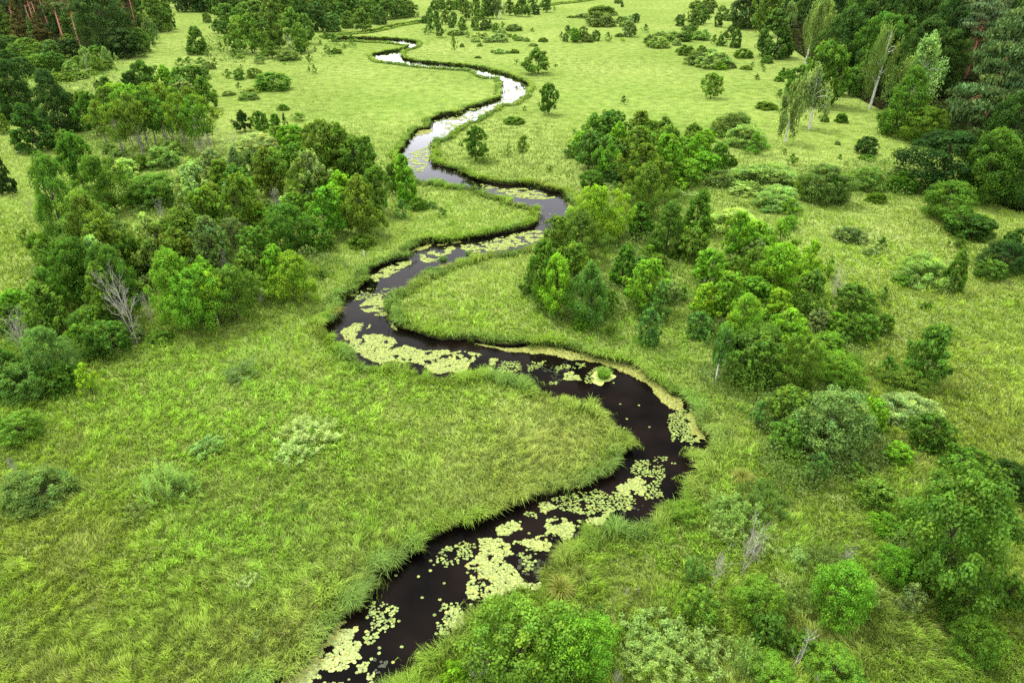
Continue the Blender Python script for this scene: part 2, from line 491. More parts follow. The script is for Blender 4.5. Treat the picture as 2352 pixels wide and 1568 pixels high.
def sward(px, py, x, y):
    """colour of the sward and how much of it is broad-leaved"""
    c = np.tile(np.array(PALG['base']), (len(px), 1))
    wx = (fbm(x, y, 9.0, 3) - 0.5) * 90; wy = (fbm(x, y, 9.0, 5) - 0.5) * 55
    herb = np.zeros(len(px)) + 0.15
    for (ax, ay, rx, ry, k, wgt) in AREAS:
        d = ((px + wx - ax) / rx) ** 2 + ((py + wy - ay) / ry) ** 2
        w = wgt * np.exp(-d * 1.1)
        c = c * (1 - w[:, None]) + np.array(PALG[k]) * w[:, None]
        if k == 'lime': herb = np.maximum(herb, w)
        elif k in ('dry', 'pale'): herb = herb * (1 - w)
    patch = np.clip((fbm(x, y, 7.0, 11) - 0.47) * 5, 0, 1)
    p2 = np.clip((fbm(x, y, 3.2, 12) - 0.52) * 6, 0, 1)
    p3 = np.clip((fbm(x, y, 16.0, 44) - 0.5) * 5, 0, 1)
    c = c * (1 - 0.35 * patch[:, None]) + np.array(PALG['lime']) * 0.35 * patch[:, None]
    c = c * (1 - 0.40 * p2[:, None]) + np.array(PALG['dry']) * 0.40 * p2[:, None]
    c = c * (1 - 0.3 * p3[:, None]) + np.array(PALG['lush']) * 0.3 * p3[:, None]
    th = np.zeros(len(px))
    for (ax, ay, rx, ry) in THICK:
        th = np.maximum(th, np.exp(-1.3 * (((px + wx - ax) / rx) ** 2 + ((py + wy - ay) / ry) ** 2) ** 1.5))
    th = th * (0.55 + 0.45 * (fbm(x, y, 4.0, 47) > 0.45))
    c = c * (1 - .62 * th[:, None]) + np.array([.135, .225, .034]) * .62 * th[:, None]
    herb = np.clip(herb + 0.4 * patch - 0.3 * p2, 0, 1)
    return c, herb

def blades(x, y, h, w, dx, dy, lean, col, root=0.42, droop=0.55):
    """arching blades: 5 vertices, one quad and one triangle pair each"""
    n = len(x)
    ang = rng.uniform(0, 2 * math.pi, n)
    sx = np.cos(ang) * w / 2; sy = np.sin(ang) * w / 2
    v = np.zeros((n, 5, 3), np.float32)
    v[:, 0] = np.stack([x - sx, y - sy, np.zeros(n)], 1)
    v[:, 1] = np.stack([x + sx, y + sy, np.zeros(n)], 1)
    mh = h * 0.62
    mx = x + dx * lean * h * 0.35; my = y + dy * lean * h * 0.35
    v[:, 2] = np.stack([mx + sx * .9, my + sy * .9, mh], 1)
    v[:, 3] = np.stack([mx - sx * .9, my - sy * .9, mh], 1)
    th = h * (1 - droop * np.clip(lean - 0.3, 0, 1))
    v[:, 4] = np.stack([x + dx * lean * h, y + dy * lean * h, th], 1)
    base = (np.arange(n) * 5)[:, None]
    q = base + np.array([[0, 1, 2, 3]])
    t = base + np.array([[3, 2, 4]])
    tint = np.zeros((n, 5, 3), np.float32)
    tint[:, 0] = tint[:, 1] = col * root  # dark foot, bright tip: shade among the blades put into the colour
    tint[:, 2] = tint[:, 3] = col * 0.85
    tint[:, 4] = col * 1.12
    return v.reshape(-1, 3), q, t, tint.reshape(-1, 3)

NB = 1050000
px = rng.uniform(-380, PW + 380, NB)
py = rng.uniform(-60, PH + 330, NB)
# a few more where the ground lies flattest to the sight line
gx, gy = ground(px, py, 0)
gx = gx + rng.normal(0, 0.15, NB); gy = gy + rng.normal(0, 0.15, NB)
keep = ~in_water(gx, gy) & (~in_forest(gx, gy) | (rng.random(NB) < 0.06))
px, py, gx, gy = px[keep], py[keep], gx[keep], gy[keep]
zc = depth_of(gx, gy)
c, herb = sward(px, py, gx, gy)
n = len(gx)
isherb = rng.random(n) < herb * 0.8
ls = np.maximum(1.0, zc / 75.0)                       # tufts read coarser far away
hn = fbm(gx, gy, 0.95, 21, 2)
hn2 = vnoise(gx / np.sqrt(ls), gy / np.sqrt(ls), 0.50, 23)
big = fbm(gx, gy, 6.0, 25, 2)
h = 0.26 + 0.62 * hn * (0.5 + 0.9 * big) + 0.50 * (hn2 - 0.5)
h = np.clip(h, 0.14, 1.4) * rng.uniform(0.7, 1.2, n)
h = np.where(isherb, h * 0.75, h)
farh = np.clip(1 - (zc - 90) / 420, 0.42, 1)
h *= farh
w = 0.00076 * np.minimum(zc, 90 + (zc - 90) * .45) * rng.uniform(0.7, 1.5, n)
w = np.where(isherb, w * 2.1, w)
fa = 2 * math.pi * 1.6 * fbm(gx, gy, 6.0, 31, 2) + rng.normal(0, 0.55, n) - 0.6
fa = np.where(isherb, rng.uniform(0, 6.28, n), fa)
lean = np.clip(0.55 + 0.5 * (fbm(gx, gy, 3.0, 37, 2) - 0.5) + rng.normal(0, 0.15, n), 0.1, 1.05)
lean = np.where(isherb, rng.uniform(0.2, 0.9, n), lean)
cl = 0.45 + 1.0 * hn2 * (0.6 + 0.8 * hn)  # low gaps between tufts painted darker, as if in shade
cl *= rng.uniform(0.75, 1.25, n)
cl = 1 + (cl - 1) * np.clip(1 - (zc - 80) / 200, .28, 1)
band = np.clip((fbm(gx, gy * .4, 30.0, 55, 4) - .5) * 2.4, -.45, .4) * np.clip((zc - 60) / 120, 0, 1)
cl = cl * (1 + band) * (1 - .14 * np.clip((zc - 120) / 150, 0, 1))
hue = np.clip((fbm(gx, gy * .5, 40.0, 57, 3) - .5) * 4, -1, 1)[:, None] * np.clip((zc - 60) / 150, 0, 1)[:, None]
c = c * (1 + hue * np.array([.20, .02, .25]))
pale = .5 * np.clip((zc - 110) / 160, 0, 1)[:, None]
c = c * (1 - pale) + np.array([.355, .465, .180]) * pale  # distance haze put into the colour of the far grass
straw = rng.random(n) < 0.035 * np.clip(1.6 - zc / 120, 0, 1)
c = np.where(straw[:, None], np.array([0.52, 0.48, 0.24]), c)
c = c * cl[:, None]
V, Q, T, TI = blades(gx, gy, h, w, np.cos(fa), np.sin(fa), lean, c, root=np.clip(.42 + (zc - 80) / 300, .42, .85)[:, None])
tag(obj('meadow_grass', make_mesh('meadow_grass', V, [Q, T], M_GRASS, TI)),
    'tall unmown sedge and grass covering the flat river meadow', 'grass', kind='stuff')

# ------------------------------------------------------------------ sedge fringe along the banks
def fringe():
    X = []; Y = []; DX = []; DY = []; 
    for W, dens in ((RIVER, 1.0), (UPPER, 1.0), (FARWATER, 1.0), (POOL, .6)):
        a = W; b = np.roll(W, -1, axis=0)
        area = np.sum(a[:, 0] * b[:, 1] - b[:, 0] * a[:, 1])
        sgn = 1 if area > 0 else -1
        e = b - a; ln = np.linalg.norm(e, axis=1)
        t = norm(e); nn = np.stack([t[:, 1], -t[:, 0]], 1) * sgn        # outward from the water
        mid = (a + b) / 2
        zc = depth_of(mid[:, 0], mid[:, 1])
        cnt = rng.poisson(np.clip(ln * dens * 150 * np.clip(70 / zc, 0.05, 1.3) * (0.35 + 1.3 * vnoise(mid[:, 0], mid[:, 1], 2.5, 61)), 0, 4000))
        k = np.repeat(np.arange(len(a)), cnt)
        u = rng.random(len(k)); off = np.abs(rng.normal(0, 0.75, len(k))) + 0.02 - .55 * (vnoise(mid[k][:, 0], mid[k][:, 1], 3.0, 63) > .58)
        p = a[k] + e[k] * u[:, None] + nn[k] * off[:, None]
        X.append(p[:, 0]); Y.append(p[:, 1]); DX.append(-nn[k][:, 0]); DY.append(-nn[k][:, 1])
    return map(np.concatenate, (X, Y, DX, DY))
fx, fy, fdx, fdy = fringe()
ok = ~in_water(fx, fy) | (rng.random(len(fx)) < .6)
fx, fy, fdx, fdy = fx[ok], fy[ok], fdx[ok], fdy[ok]
n = len(fx)
zc = depth_of(fx, fy)
tuft = vnoise(fx, fy, 1.1, 71)
h = (0.50 + 1.25 * tuft) * rng.uniform(0.7, 1.2, n)
ta = rng.normal(0, 0.7, n) + (vnoise(fx, fy, 1.6, 73) - 0.5) * 2.2
dx = fdx * np.cos(ta) - fdy * np.sin(ta); dy = fdx * np.sin(ta) + fdy * np.cos(ta)
fpx, fpy = measured(fx, fy)
c, _ = sward(fpx, fpy, fx, fy)
blue = np.clip((vnoise(fx, fy, 5.0, 75) - 0.35) * 3, 0, 1)[:, None]
c = c * (1 - .65 * blue) + np.array([0.19, 0.34, 0.09]) * .65 * blue
c *= (0.6 + 0.7 * tuft * rng.uniform(.8, 1.25, n))[:, None]
fx_wet = in_water(fx, fy)
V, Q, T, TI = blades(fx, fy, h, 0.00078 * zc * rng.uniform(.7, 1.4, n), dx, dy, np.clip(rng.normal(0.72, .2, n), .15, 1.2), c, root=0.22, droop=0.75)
# reeds standing in the shallows here and there
k2 = rng.random(len(fx)) < .10 * (vnoise(fx, fy, 4.0, 77) > .62)
rx_ = fx[k2] + fdx[k2] * rng.uniform(.4, 1.5, k2.sum()); ry_ = fy[k2] + fdy[k2] * rng.uniform(.4, 1.5, k2.sum())
m2 = len(rx_)
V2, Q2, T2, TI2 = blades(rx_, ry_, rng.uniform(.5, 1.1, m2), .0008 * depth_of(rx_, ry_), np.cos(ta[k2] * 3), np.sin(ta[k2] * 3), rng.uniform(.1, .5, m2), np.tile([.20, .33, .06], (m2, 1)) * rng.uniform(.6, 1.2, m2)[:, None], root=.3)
V2[:, 2] += WZ
Q = np.concatenate([Q, Q2 + len(V)]); T = np.concatenate([T, T2 + len(V)]); V = np.concatenate([V, V2]); TI = np.concatenate([TI, TI2])
tag(obj('bank_sedge', make_mesh('bank_sedge', V, [Q, T], M_GRASS, TI)),
    'long sedge arching over the water along both river banks', 'sedge', kind='stuff')

# ------------------------------------------------------------------ white meadow flowers
FL = [(330,170,90,30,700),(230,205,60,22,500),(260,150,120,40,300),(420,120,60,60,150),(380,60,60,50,200),(40,330,50,60,260),(30,430,50,40,150),(60,640,70,60,90),
      (2000,590,160,60,260),(2120,740,130,110,330),(2020,540,60,30,150),(2250,880,110,120,90),(1900,520,110,40,120),(1900,160,60,20,120),(2060,370,110,40,90),
      (1700,20,90,20,120),(2150,1150,250,300,30),(1900,1250,200,200,25),(1800,170,200,60,40)]
fxx = []; fyy = []
for (ax, ay, rx, ry, k) in FL:
    fxx.append(rng.normal(ax, rx * .6, k)); fyy.append(rng.normal(ay, ry * .6, k))
fxx = np.concatenate(fxx); fyy = np.concatenate(fyy)
x, y = ground(fxx, np.clip(fyy, 2, None), 0.8)
ok = ~in_water(x, y) & ~in_forest(x, y)
x, y = x[ok], y[ok]; n = len(x); zc = depth_of(x, y)
s = 0.00105 * zc * rng.uniform(.6, 1.3, n); z = rng.uniform(.75, 1.15, n)
v = np.zeros((n, 5, 3), np.float32)
a0 = rng.uniform(0, 6.28, n)
for k in range(5):
    a = a0 + k * 2 * math.pi / 5
    v[:, k] = np.stack([x + np.cos(a) * s * .5, y + np.sin(a) * s * .5, z + .1 * s * np.cos(a)], 1)
f = (np.arange(n) * 5)[:, None] + np.arange(5)[None]
tag(obj('meadow_flowers', make_mesh('meadow_flowers', v.reshape(-1, 3), f, M_GRASS, np.tile([.74, .76, .62], (n * 5, 1)))),
    'tiny creamy white flower heads sprinkled through the meadow grass', 'flowers', kind='stuff')
# ------------------------------------------------------------------ lily pads and floating mats
def crop(x0, y0, s, pts):
    return [((x0 + a / s) * 0.9408, (y0 + b / s) * 0.9408) for a, b in pts]
K8 = lambda *p: crop(830, 1107, 2.8, p)
K5 = lambda *p: crop(830, 550, 2.8, p)
K2 = lambda *p: crop(830, 0, 2.8, p)
K6 = lambda *p: crop(1660, 550, 2.8, p)
K9 = lambda *p: crop(1660, 1107, 2.8, p)
# (outline, cover 0..1, kind)  kind: m = closed mat of pads, p = loose pads, d = duckweed scum, u = pads just under the surface
PATCH = [
 (K8((0,1180),(60,1150),(130,1170),(110,1250),(150,1310),(140,1390),(80,1440),(20,1470),(-150,1560),(-300,1640),(-430,1560),(-300,1440),(-150,1330)), .80, 'm'),
 (K8((-420,1640),(-330,1520),(-200,1400),(-90,1260),(0,1170),(40,1150),(-60,1300),(-180,1440),(-300,1580)), .9, 'd'),
 (K8((940,590),(1050,580),(1170,600),(1180,690),(1110,740),(1190,790),(1230,860),(1370,870),(1360,910),(1200,920),(1080,1000),(990,1030),(970,980),(1060,900),(1000,860),(930,900),(890,830),(860,740),(960,680)), .88, 'm'),
 (K8((1070,510),(1190,455),(1250,510),(1150,575),(1070,550)), 1.0, 'm'),
 (K8((1190,600),(1290,580),(1400,555),(1455,650),(1420,670),(1290,640)), .8, 'm'),
 (K8((1390,430),(1560,420),(1570,470),(1640,480),(1600,560),(1550,590),(1410,535)), .8, 'm'),
 (K8((1860,240),(1950,210),(2060,155),(2095,200),(2100,290),(2030,330),(1900,260)), .85, 'm'),
 (K8((1690,440),(1790,430),(1870,390),(1800,480),(1690,490)), .95, 'm'),
 (K8((720,1080),(800,1060),(850,1110),(830,1190),(760,1170),(740,1130)), .75, 'm'),
 (K8((1340,350),(1420,330),(1480,360),(1400,420),(1340,390)), .95, 'm'),
 (K8((130,1450),(200,1410),(180,1480),(100,1540)), .7, 'm'),
 (K8((190,1500),(240,1480),(220,1560),(150,1580)), .8, 'm'),
 (K8((850,960),(910,840),(960,870),(940,1000),(880,1000)), .8, 'm'),
 (K8((600,740),(700,660),(860,580),(960,590),(900,690),(760,770),(660,780)), .38, 'p'),
 (K8((1450,310),(1600,270),(1760,230),(1860,250),(2030,330),(2000,380),(1860,390),(1600,420),(1500,390)), .55, 'p'),
 (K8((1200,660),(1290,640),(1400,690),(1330,760),(1280,840),(1220,820),(1260,740)), .30, 'p'),
 (K8((880,850),(960,850),(1010,920),(900,1000)), .4, 'p'),
 (K8((660,1220),(680,1100),(720,1020),(810,1010),(860,1110),(830,1200),(720,1250)), .42, 'p'),
 (K8((170,1090),(260,1000),(400,1050),(360,1100),(350,1180),(290,1230),(270,1300),(200,1300),(160,1270),(220,1180)), .52, 'p'),
 (K8((1980,100),(2060,40),(2240,20),(2300,80),(2200,180),(2220,300),(2100,330),(2090,200)), .38, 'p'),
 (K8((1250,420),(1330,400),(1350,440),(1270,460)), .55, 'p'),
 (K8((1400,540),(1640,440),(1650,470),(1560,600),(1420,640)), .25, 'p'),
 (K8((1500,600),(1900,420),(2200,330),(2250,250),(2100,400),(1700,560)), .22, 'u'),
 (K8((1200,680),(1400,720),(1330,860),(1220,860)), .4, 'u'),
 (K8((200,1400),(350,1350),(330,1420),(250,1500)), .35, 'u'),
 (K8((-200,1620),(100,1500),(100,1568),(-100,1640)), .3, 'p'),
 (K5((0,720),(100,670),(200,655),(235,690),(130,740),(100,770),(220,740),(330,760),(400,800),(320,850),(460,820),(580,860),(700,850),(860,870),(970,890),(900,930),(850,1000),(740,1000),(620,1015),(590,970),(500,930),(330,930),(290,945),(200,910),(120,870),(30,800)), .82, 'm'),
 (K5((1020,910),(1090,910),(1050,960),(1040,1000),(950,1000),(960,985),(1020,985)), .9, 'm'),
 (K5((1090,930),(1240,930),(1240,980),(1150,1010),(1080,1000)), .55, 'p'),
 (K5((1270,940),(1410,925),(1380,960),(1300,1000)), .35, 'p'),
 (K5((1520,1000),(1650,1000),(1640,1060),(1530,1060)), .75, 'm'),
 (K5((1480,950),(1690,940),(1690,970),(1540,985),(1480,1020)), .35, 'p'),
 (K5((1420,1060),(1480,1060),(1460,1090),(1425,1090)), .5, 'p'),
 (K5((1700,980),(1850,960),(1860,1060),(1680,1090)), .45, 'p'),
 (K5((1300,930),(1560,950),(1700,1060),(1500,1080)), .16, 'u'),
 (K5((900,805),(1000,820),(1180,850),(1280,820),(1400,820),(1560,855),(1620,870),(1760,895),(1900,920),(2050,955),(2150,1020),(2250,1095),(2345,1190),(2345,1270),(2260,1250),(2160,1150),(2100,1080),(1990,1030),(1860,970),(1700,930),(1530,905),(1380,870),(1180,870),(1040,840)), 1.0, 'd'),
 (K5((2230,1290),(2400,1250),(2470,1420),(2400,1520),(2270,1480)), .5, 'p'),
 (K6((0,1200),(60,1300),(100,1420),(100,1500),(0,1500)), .5, 'p'),
 (K6((30,1290),(70,1290),(130,1410),(200,1480),(140,1500),(80,1420)), .8, 'd'),
 (K5((540,200),(800,135),(790,180),(600,260),(550,240)), .55, 'm'),
 (K5((830,140),(1000,110),(1200,55),(1440,20),(1440,70),(1300,125),(1100,175),(960,180),(880,190),(830,160)), .62, 'm'),
 (K5((205,350),(300,290),(480,235),(490,265),(350,335),(250,390)), .8, 'm'),
 (K5((130,550),(200,500),(320,480),(330,610),(260,620),(180,590)), .65, 'm'),
 (K5((530,370),(640,300),(700,275),(740,250),(760,262),(640,335),(560,380)), .9, 'd'),
 (K5((480,180),(600,128),(830,100),(820,120),(620,140),(510,190)), .5, 'd'),
 (K5((60,470),(200,430),(380,440),(300,480),(100,520)), .25, 'p'),
 (K5((340,670),(380,690),(390,720),(340,690)), .8, 'd'),
 (K2((900,1240),(1100,1290),(1280,1290),(1480,1350),(1380,1368),(1200,1350),(1000,1290)), .6, 'm'),
 (K2((1550,1380),(1600,1400),(1620,1430),(1560,1420)), .8, 'd'),
 (K2((1450,1500),(1570,1500),(1500,1565)), .6, 'm'),
 (K2((420,1070),(600,1000),(690,920),(740,890),(640,1060),(560,1180),(470,1160)), .42, 'm'),
 (K2((490,960),(540,890),(640,885),(620,910),(520,935)), .8, 'd'),
 (K2((640,830),(900,740),(1100,720),(900,830),(700,900)), .2, 'm'),
 (K2((1000,500),(1280,600),(1250,660),(1100,700),(1130,600)), .10, 'm'),
 (K9((68,60),(110,0),(230,0),(240,95),(150,135)), 1.0, 't'),
]
PCOL = {'m': (.315, .395, .105), 'p': (.25, .345, .075), 'd': (.31, .345, .085), 'u': (.022, .034, .008), 't': (.40, .36, .18)}

pads = []      # x, y, r, z, colour, loose?
for pi_, (poly, cover, kind) in enumerate(PATCH):
    gp = np.array(poly)
    x, y = ground(gp[:, 0], gp[:, 1], WZ)
    G = np.stack([x, y], 1)
    cx, cy = G.mean(0)
    lo = G.min(0); hi = G.max(0)
    A = abs(0.5 * np.sum(G[:, 0] * np.roll(G[:, 1], -1) - np.roll(G[:, 0], -1) * G[:, 1]))
    zc = depth_of(cx, cy)
    rad = {'m': .115, 'p': .125, 'd': .11, 'u': .15, 't': .13}[kind] * max(1.0, (zc / 75) ** .7)
    num = int(A / (math.pi * rad ** 2) * {'m': 4.0, 'p': 2.0, 'd': 4.5, 'u': 1.5, 't': 4.5}[kind] * 1.0)
    bx = (hi[0] - lo[0]) * (hi[1] - lo[1])
    m = int(num * bx / A)
    qx = rng.uniform(lo[0], hi[0], m); qy = rng.uniform(lo[1], hi[1], m)
    # ragged outlines: test a wobbled copy of the point
    wx = (fbm(qx, qy, 1.2, 81 + pi_) - .5) * 1.1; wy = (fbm(qx, qy, 1.2, 82 + pi_) - .5) * 1.1
    ok = in_poly(qx + wx, qy + wy, G) & in_poly(qx, qy, RIVER)
    nse = fbm(qx, qy, 0.95 if kind == 'm' else 1.3, 83, 4)
    if kind in 'mdt':
        thr = np.quantile(nse[ok], 1 - cover) if ok.any() else 0
        ok &= nse > thr
    else:
        thr = np.quantile(nse[ok], max(0, .62 - cover)) if ok.any() else 0
        ok &= (nse > thr) & (rng.random(m) < min(1, cover + .4))
    qx, qy = qx[ok], qy[ok]
    r = rad * rng.uniform(.5, 1.3, len(qx))
    for a in range(len(qx)):
        pads.append((qx[a], qy[a], r[a], kind))
# stray pads
sx, sy = [], []
k = 0
while k < 70:
    i = rng.integers(0, len(lb) - 30)
    p = lb[i] * 1.0
    q = rb[rng.integers(0, len(rb))]
    if np.hypot(*(p - q)) > 16: continue
    t = rng.uniform(.12, .88); c_ = p * (1 - t) + q * t
    if vnoise(c_[0], c_[1], 6.0, 95) < .5: continue
    pads.append((c_[0], c_[1], .14 * max(1, (depth_of(*c_) / 75) ** .7), 'p')); k += 1
inr = in_poly(np.array([p[0] for p in pads]), np.array([p[1] for p in pads]), RIVER)
pads = [p for p, o in zip(pads, inr) if o]

# thin loose pads out so that neighbours mostly do not overlap
cell = {}
keepers = []
for p in pads:
    if p[3] in 'pu':
        key = (int(p[0] / .33), int(p[1] / .33))
        if any(abs(q[0] - p[0]) ** 2 + abs(q[1] - p[1]) ** 2 < (0.56 * (q[2] + p[2])) ** 2 for a in (-1, 0, 1) for b in (-1, 0, 1) for q in cell.get((key[0] + a, key[1] + b), ())):
            continue
        cell.setdefault(key, []).append(p)
    keepers.append(p)
pads = keepers

def pad_rings(P, seg=9):
    """notched round leaves lying on the water, each at its own tiny height"""
    n = len(P)
    x = np.array([p[0] for p in P]); y = np.array([p[1] for p in P]); r = np.array([p[2] for p in P])
    a0 = rng.uniform(0, 6.28, n)
    el = rng.uniform(.78, 1.0, n)
    v = np.zeros((n, seg + 1, 3), np.float32); t = np.zeros((n, seg + 1, 3), np.float32)
    base = np.array([PCOL[p[3]] for p in P]) * rng.uniform(.62, 1.2, n)[:, None]
    yel = rng.random(n) < .06
    base[yel] *= np.array([1.25, .95, .7])
    z = WZ + np.where(np.array([p[3] for p in P]) == 'u', .002, rng.uniform(.006, .05, n))
    tilt = rng.normal(0, .06, (n, 2))
    v[:, 0] = np.stack([x, y, z], 1); t[:, 0] = base * .95
    for k in range(seg):
        a = a0 + .22 + k * (2 * math.pi - .44) / (seg - 1)
        rr = r * rng.uniform(.86, 1.08, n)
        ox = np.cos(a) * rr; oy = np.sin(a) * rr * el
        v[:, k + 1] = np.stack([x + ox, y + oy, np.maximum(z + ox * tilt[:, 0] + oy * tilt[:, 1], WZ + .003)], 1)
        t[:, k + 1] = base
    b = (np.arange(n) * (seg + 1))[:, None, None]
    f = np.array([[0, k + 1, k + 2] for k in range(seg - 1)])[None]
    return v, (b + f), t

# the loose pads nearest to the camera are things of their own
loose = [p for p in pads if p[3] == 'p']
loose.sort(key=lambda p: depth_of(p[0], p[1], WZ))
single = loose[:300]
ids = set(map(id, single))
rest = [p for p in pads if id(p) not in ids]
v, f, t = pad_rings(rest)
tag(obj('lily_pad_cover', make_mesh('lily_pad_cover', v.reshape(-1, 3), f.reshape(-1, 3), M_PAD, t.reshape(-1, 3))),
    'pale yellow-green rafts of lily pads and duckweed floating on the dark river', 'lily pads', kind='stuff')
PLACES = [((800, 1440), 'round lily pad loose on the dark water by the bottom left grassy bank'),
          ((1020, 1410), 'round lily pad loose beside the big leafy tree at the bottom of the river'),
          ((1030, 1265), 'round lily pad floating upstream of the widest pale raft, below the sedge overhang'),
          ((1210, 1300), 'round lily pad in the dark gap beside the widest pale raft'),
          ((1350, 1160), 'round lily pad among the many rafts of the straight reach below the big bend'),
          ((1520, 1070), 'round lily pad at the head of the rafts, inside the big bend'),
          ((1570, 980), 'round lily pad at the outer side of the big dark bend, below pale sedge'),
          ((1180, 840), 'round lily pad floating past the end of the long pale raft'),
          ((1400, 870), 'round lily pad close to the small reed islet')]
v, f, t = pad_rings(single)
for i in range(len(single)):
    c0 = v[i, 0].copy()
    o = obj('lily_pad', make_mesh('lily_pad', v[i] - c0, f[i] - i * v.shape[1], M_PAD, t[i]), loc=c0)
    mx_, my_ = measured(single[i][0], single[i][1], WZ)
    lab = min(PLACES, key=lambda q: (q[0][0] - mx_) ** 2 + ((q[0][1] - my_) * 1.3) ** 2)[1]
    tag(o, lab, 'lily pad', 'pads: ' + lab[10:60])

# ------------------------------------------------------------------ sedge tussocks and the reed islet
def tussock_mesh(name, nb, R, h0, seed, spread=1.0):
    r = np.random.default_rng(seed)
    a = r.uniform(0, 6.28, nb); d = np.sqrt(r.random(nb)) * R * .35
    x = np.cos(a) * d; y = np.sin(a) * d
    a2 = a + r.normal(0, .4, nb)
    col = np.tile(np.array([1, 1, 1.]), (nb, 1)) * r.uniform(.6, 1.3, nb)[:, None]
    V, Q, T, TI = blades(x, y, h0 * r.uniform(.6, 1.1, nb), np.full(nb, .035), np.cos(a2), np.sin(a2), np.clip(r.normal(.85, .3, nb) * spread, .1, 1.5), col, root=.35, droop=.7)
    return make_mesh(name, V, [Q, T], M_SEDGE, TI)
TUS = tussock_mesh('sedge_tussock', 420, .9, 1.15, 5)
TUSB = tussock_mesh('sedge_tussock', 420, .9, 1.15, 6)
REED = tussock_mesh('reed_clump', 420, 1.6, 1.2, 8, .45)
def place_tussock(px, py, s, col, label, me=TUS, name='sedge_tussock', cat='sedge tussock', group='sedge tussocks beside the river', z=0.0):
    x, y = ground(px, py, z)
    o = obj(name, me, loc=(float(x), float(y), z)); o.scale = (s, s, s)
    o.rotation_euler.z = random.uniform(0, 6.28)
    o.color = (*col, 1)
    return tag(o, label, cat, group)
YG = (.36, .40, .09); GB = (.18, .34, .08)
place_tussock(1288, 1362, 1.15, YG, 'yellow-green star-shaped sedge tussock on the bank beside the widest lily raft')
place_tussock(1333, 1322, .8, (.28, .36, .08), 'small olive tussock just upstream of the star-shaped sedge tussock', TUSB)
place_tussock(770, 722, 1.2, YG, 'yellow tussock drooping over the river at the sharp bend', TUSB)
place_tussock(752, 738, 1.15, GB, 'blue-green tussock drooping over the sharp bend, next to the yellow tussock')
place_tussock(1705, 1102, 1.0, YG, 'pale spiky tussock in the tall grass outside the big bend', TUSB)
place_tussock(1655, 1160, .9, (.27, .42, .08), 'green spiky tussock outside the big bend, nearer the camera than the pale one')
place_tussock(988, 629, 1.0, GB, 'blue-green reed clump standing in the yellow scum at the inner bank', REED, 'reed_clump', 'reed clump', 'reed clumps in the margin')
place_tussock(1018, 602, .9, GB, 'reed clump just upstream of the one in the yellow scum', REED, 'reed_clump', 'reed clump', 'reed clumps in the margin')
place_tussock(1077, 589, .8, GB, 'low reed clump at the inner bank opposite the broad lily carpet', REED, 'reed_clump', 'reed clump', 'reed clumps in the margin')
# islet: a muddy mat with reeds, one thing
ix, iy = ground(1383, 868, WZ)
isl = tag(obj('reed_islet', None, loc=(float(ix), float(iy), WZ)), 'small bright green reed islet with a pale rim in the dark bend', 'reed islet')
aa = np.linspace(0, 2 * math.pi, 28, endpoint=False)
rr = 1.0 + .25 * np.sin(3 * aa + 1) + .12 * np.sin(7 * aa)
ring = np.stack([np.cos(aa) * 1.25 * rr + np.sin(aa) * .25, np.sin(aa) * 1.3 * rr, np.full(28, .03)], 1)
ring2 = ring * np.array([.6, .6, 1]) + np.array([0, 0, .10])
vv = np.concatenate([ring, ring2, [[0, 0, .14]]])
qf = np.array([[i, (i + 1) % 28, 28 + (i + 1) % 28, 28 + i] for i in range(28)])
tf = np.array([[28 + i, 28 + (i + 1) % 28, 56] for i in range(28)])
tt = np.concatenate([np.tile([.50, .56, .16], (28, 1)), np.tile([.22, .32, .07], (28, 1)), [[.15, .25, .05]]])
obj('mat', make_mesh('islet_mat', vv, [qf, tf], M_PAD, tt), isl)
o = obj('reeds', REED, isl, (0.2, 0.1, .1)); o.color = (.30, .56, .08, 1); o.scale = (1.15, 1.1, .95)
# ------------------------------------------------------------------ plants
def tube(path, radii, sides=6):
    P = np.asarray(path, float); n = len(P)
    t = norm(np.gradient(P, axis=0))
    ref = np.where(np.abs(t[:, 2:3]) > .9, np.array([[1., 0, 0]]), np.array([[0, 0, 1.]]))
    u = norm(np.cross(t, ref)); w = np.cross(t, u)
    a = np.linspace(0, 2 * math.pi, sides, endpoint=False)
    v = (P[:, None] + (np.cos(a)[None, :, None] * u[:, None] + np.sin(a)[None, :, None] * w[:, None]) * np.asarray(radii)[:, None, None]).reshape(-1, 3)
    f = []
    for i in range(n - 1):
        for k in range(sides):
            k2 = (k + 1) % sides
            f.append((i * sides + k, i * sides + k2, (i + 1) * sides + k2, (i + 1) * sides + k))
    return v, np.array(f)

class Wood:
    def __init__(self): self.v = []; self.f = []; self.n = 0
    def add(self, path, radii, sides=6):
        v, f = tube(path, radii, sides)
        self.v.append(v); self.f.append(f + self.n); self.n += len(v)
    def mesh(self, name, mat):
        return make_mesh(name, np.concatenate(self.v), np.concatenate(self.f), mat, smooth=True)

def limb(r, a, b, sag=0.0, wob=.04, n=5):
    a = np.asarray(a, float); b = np.asarray(b, float)
    t = np.linspace(0, 1, n)[:, None]
    p = a + (b - a) * t
    p[1:-1] += r.normal(0, wob, (n - 2, 3)) * np.linalg.norm(b - a)
    p[:, 2] += sag * np.sin(np.pi * t[:, 0])
    return p

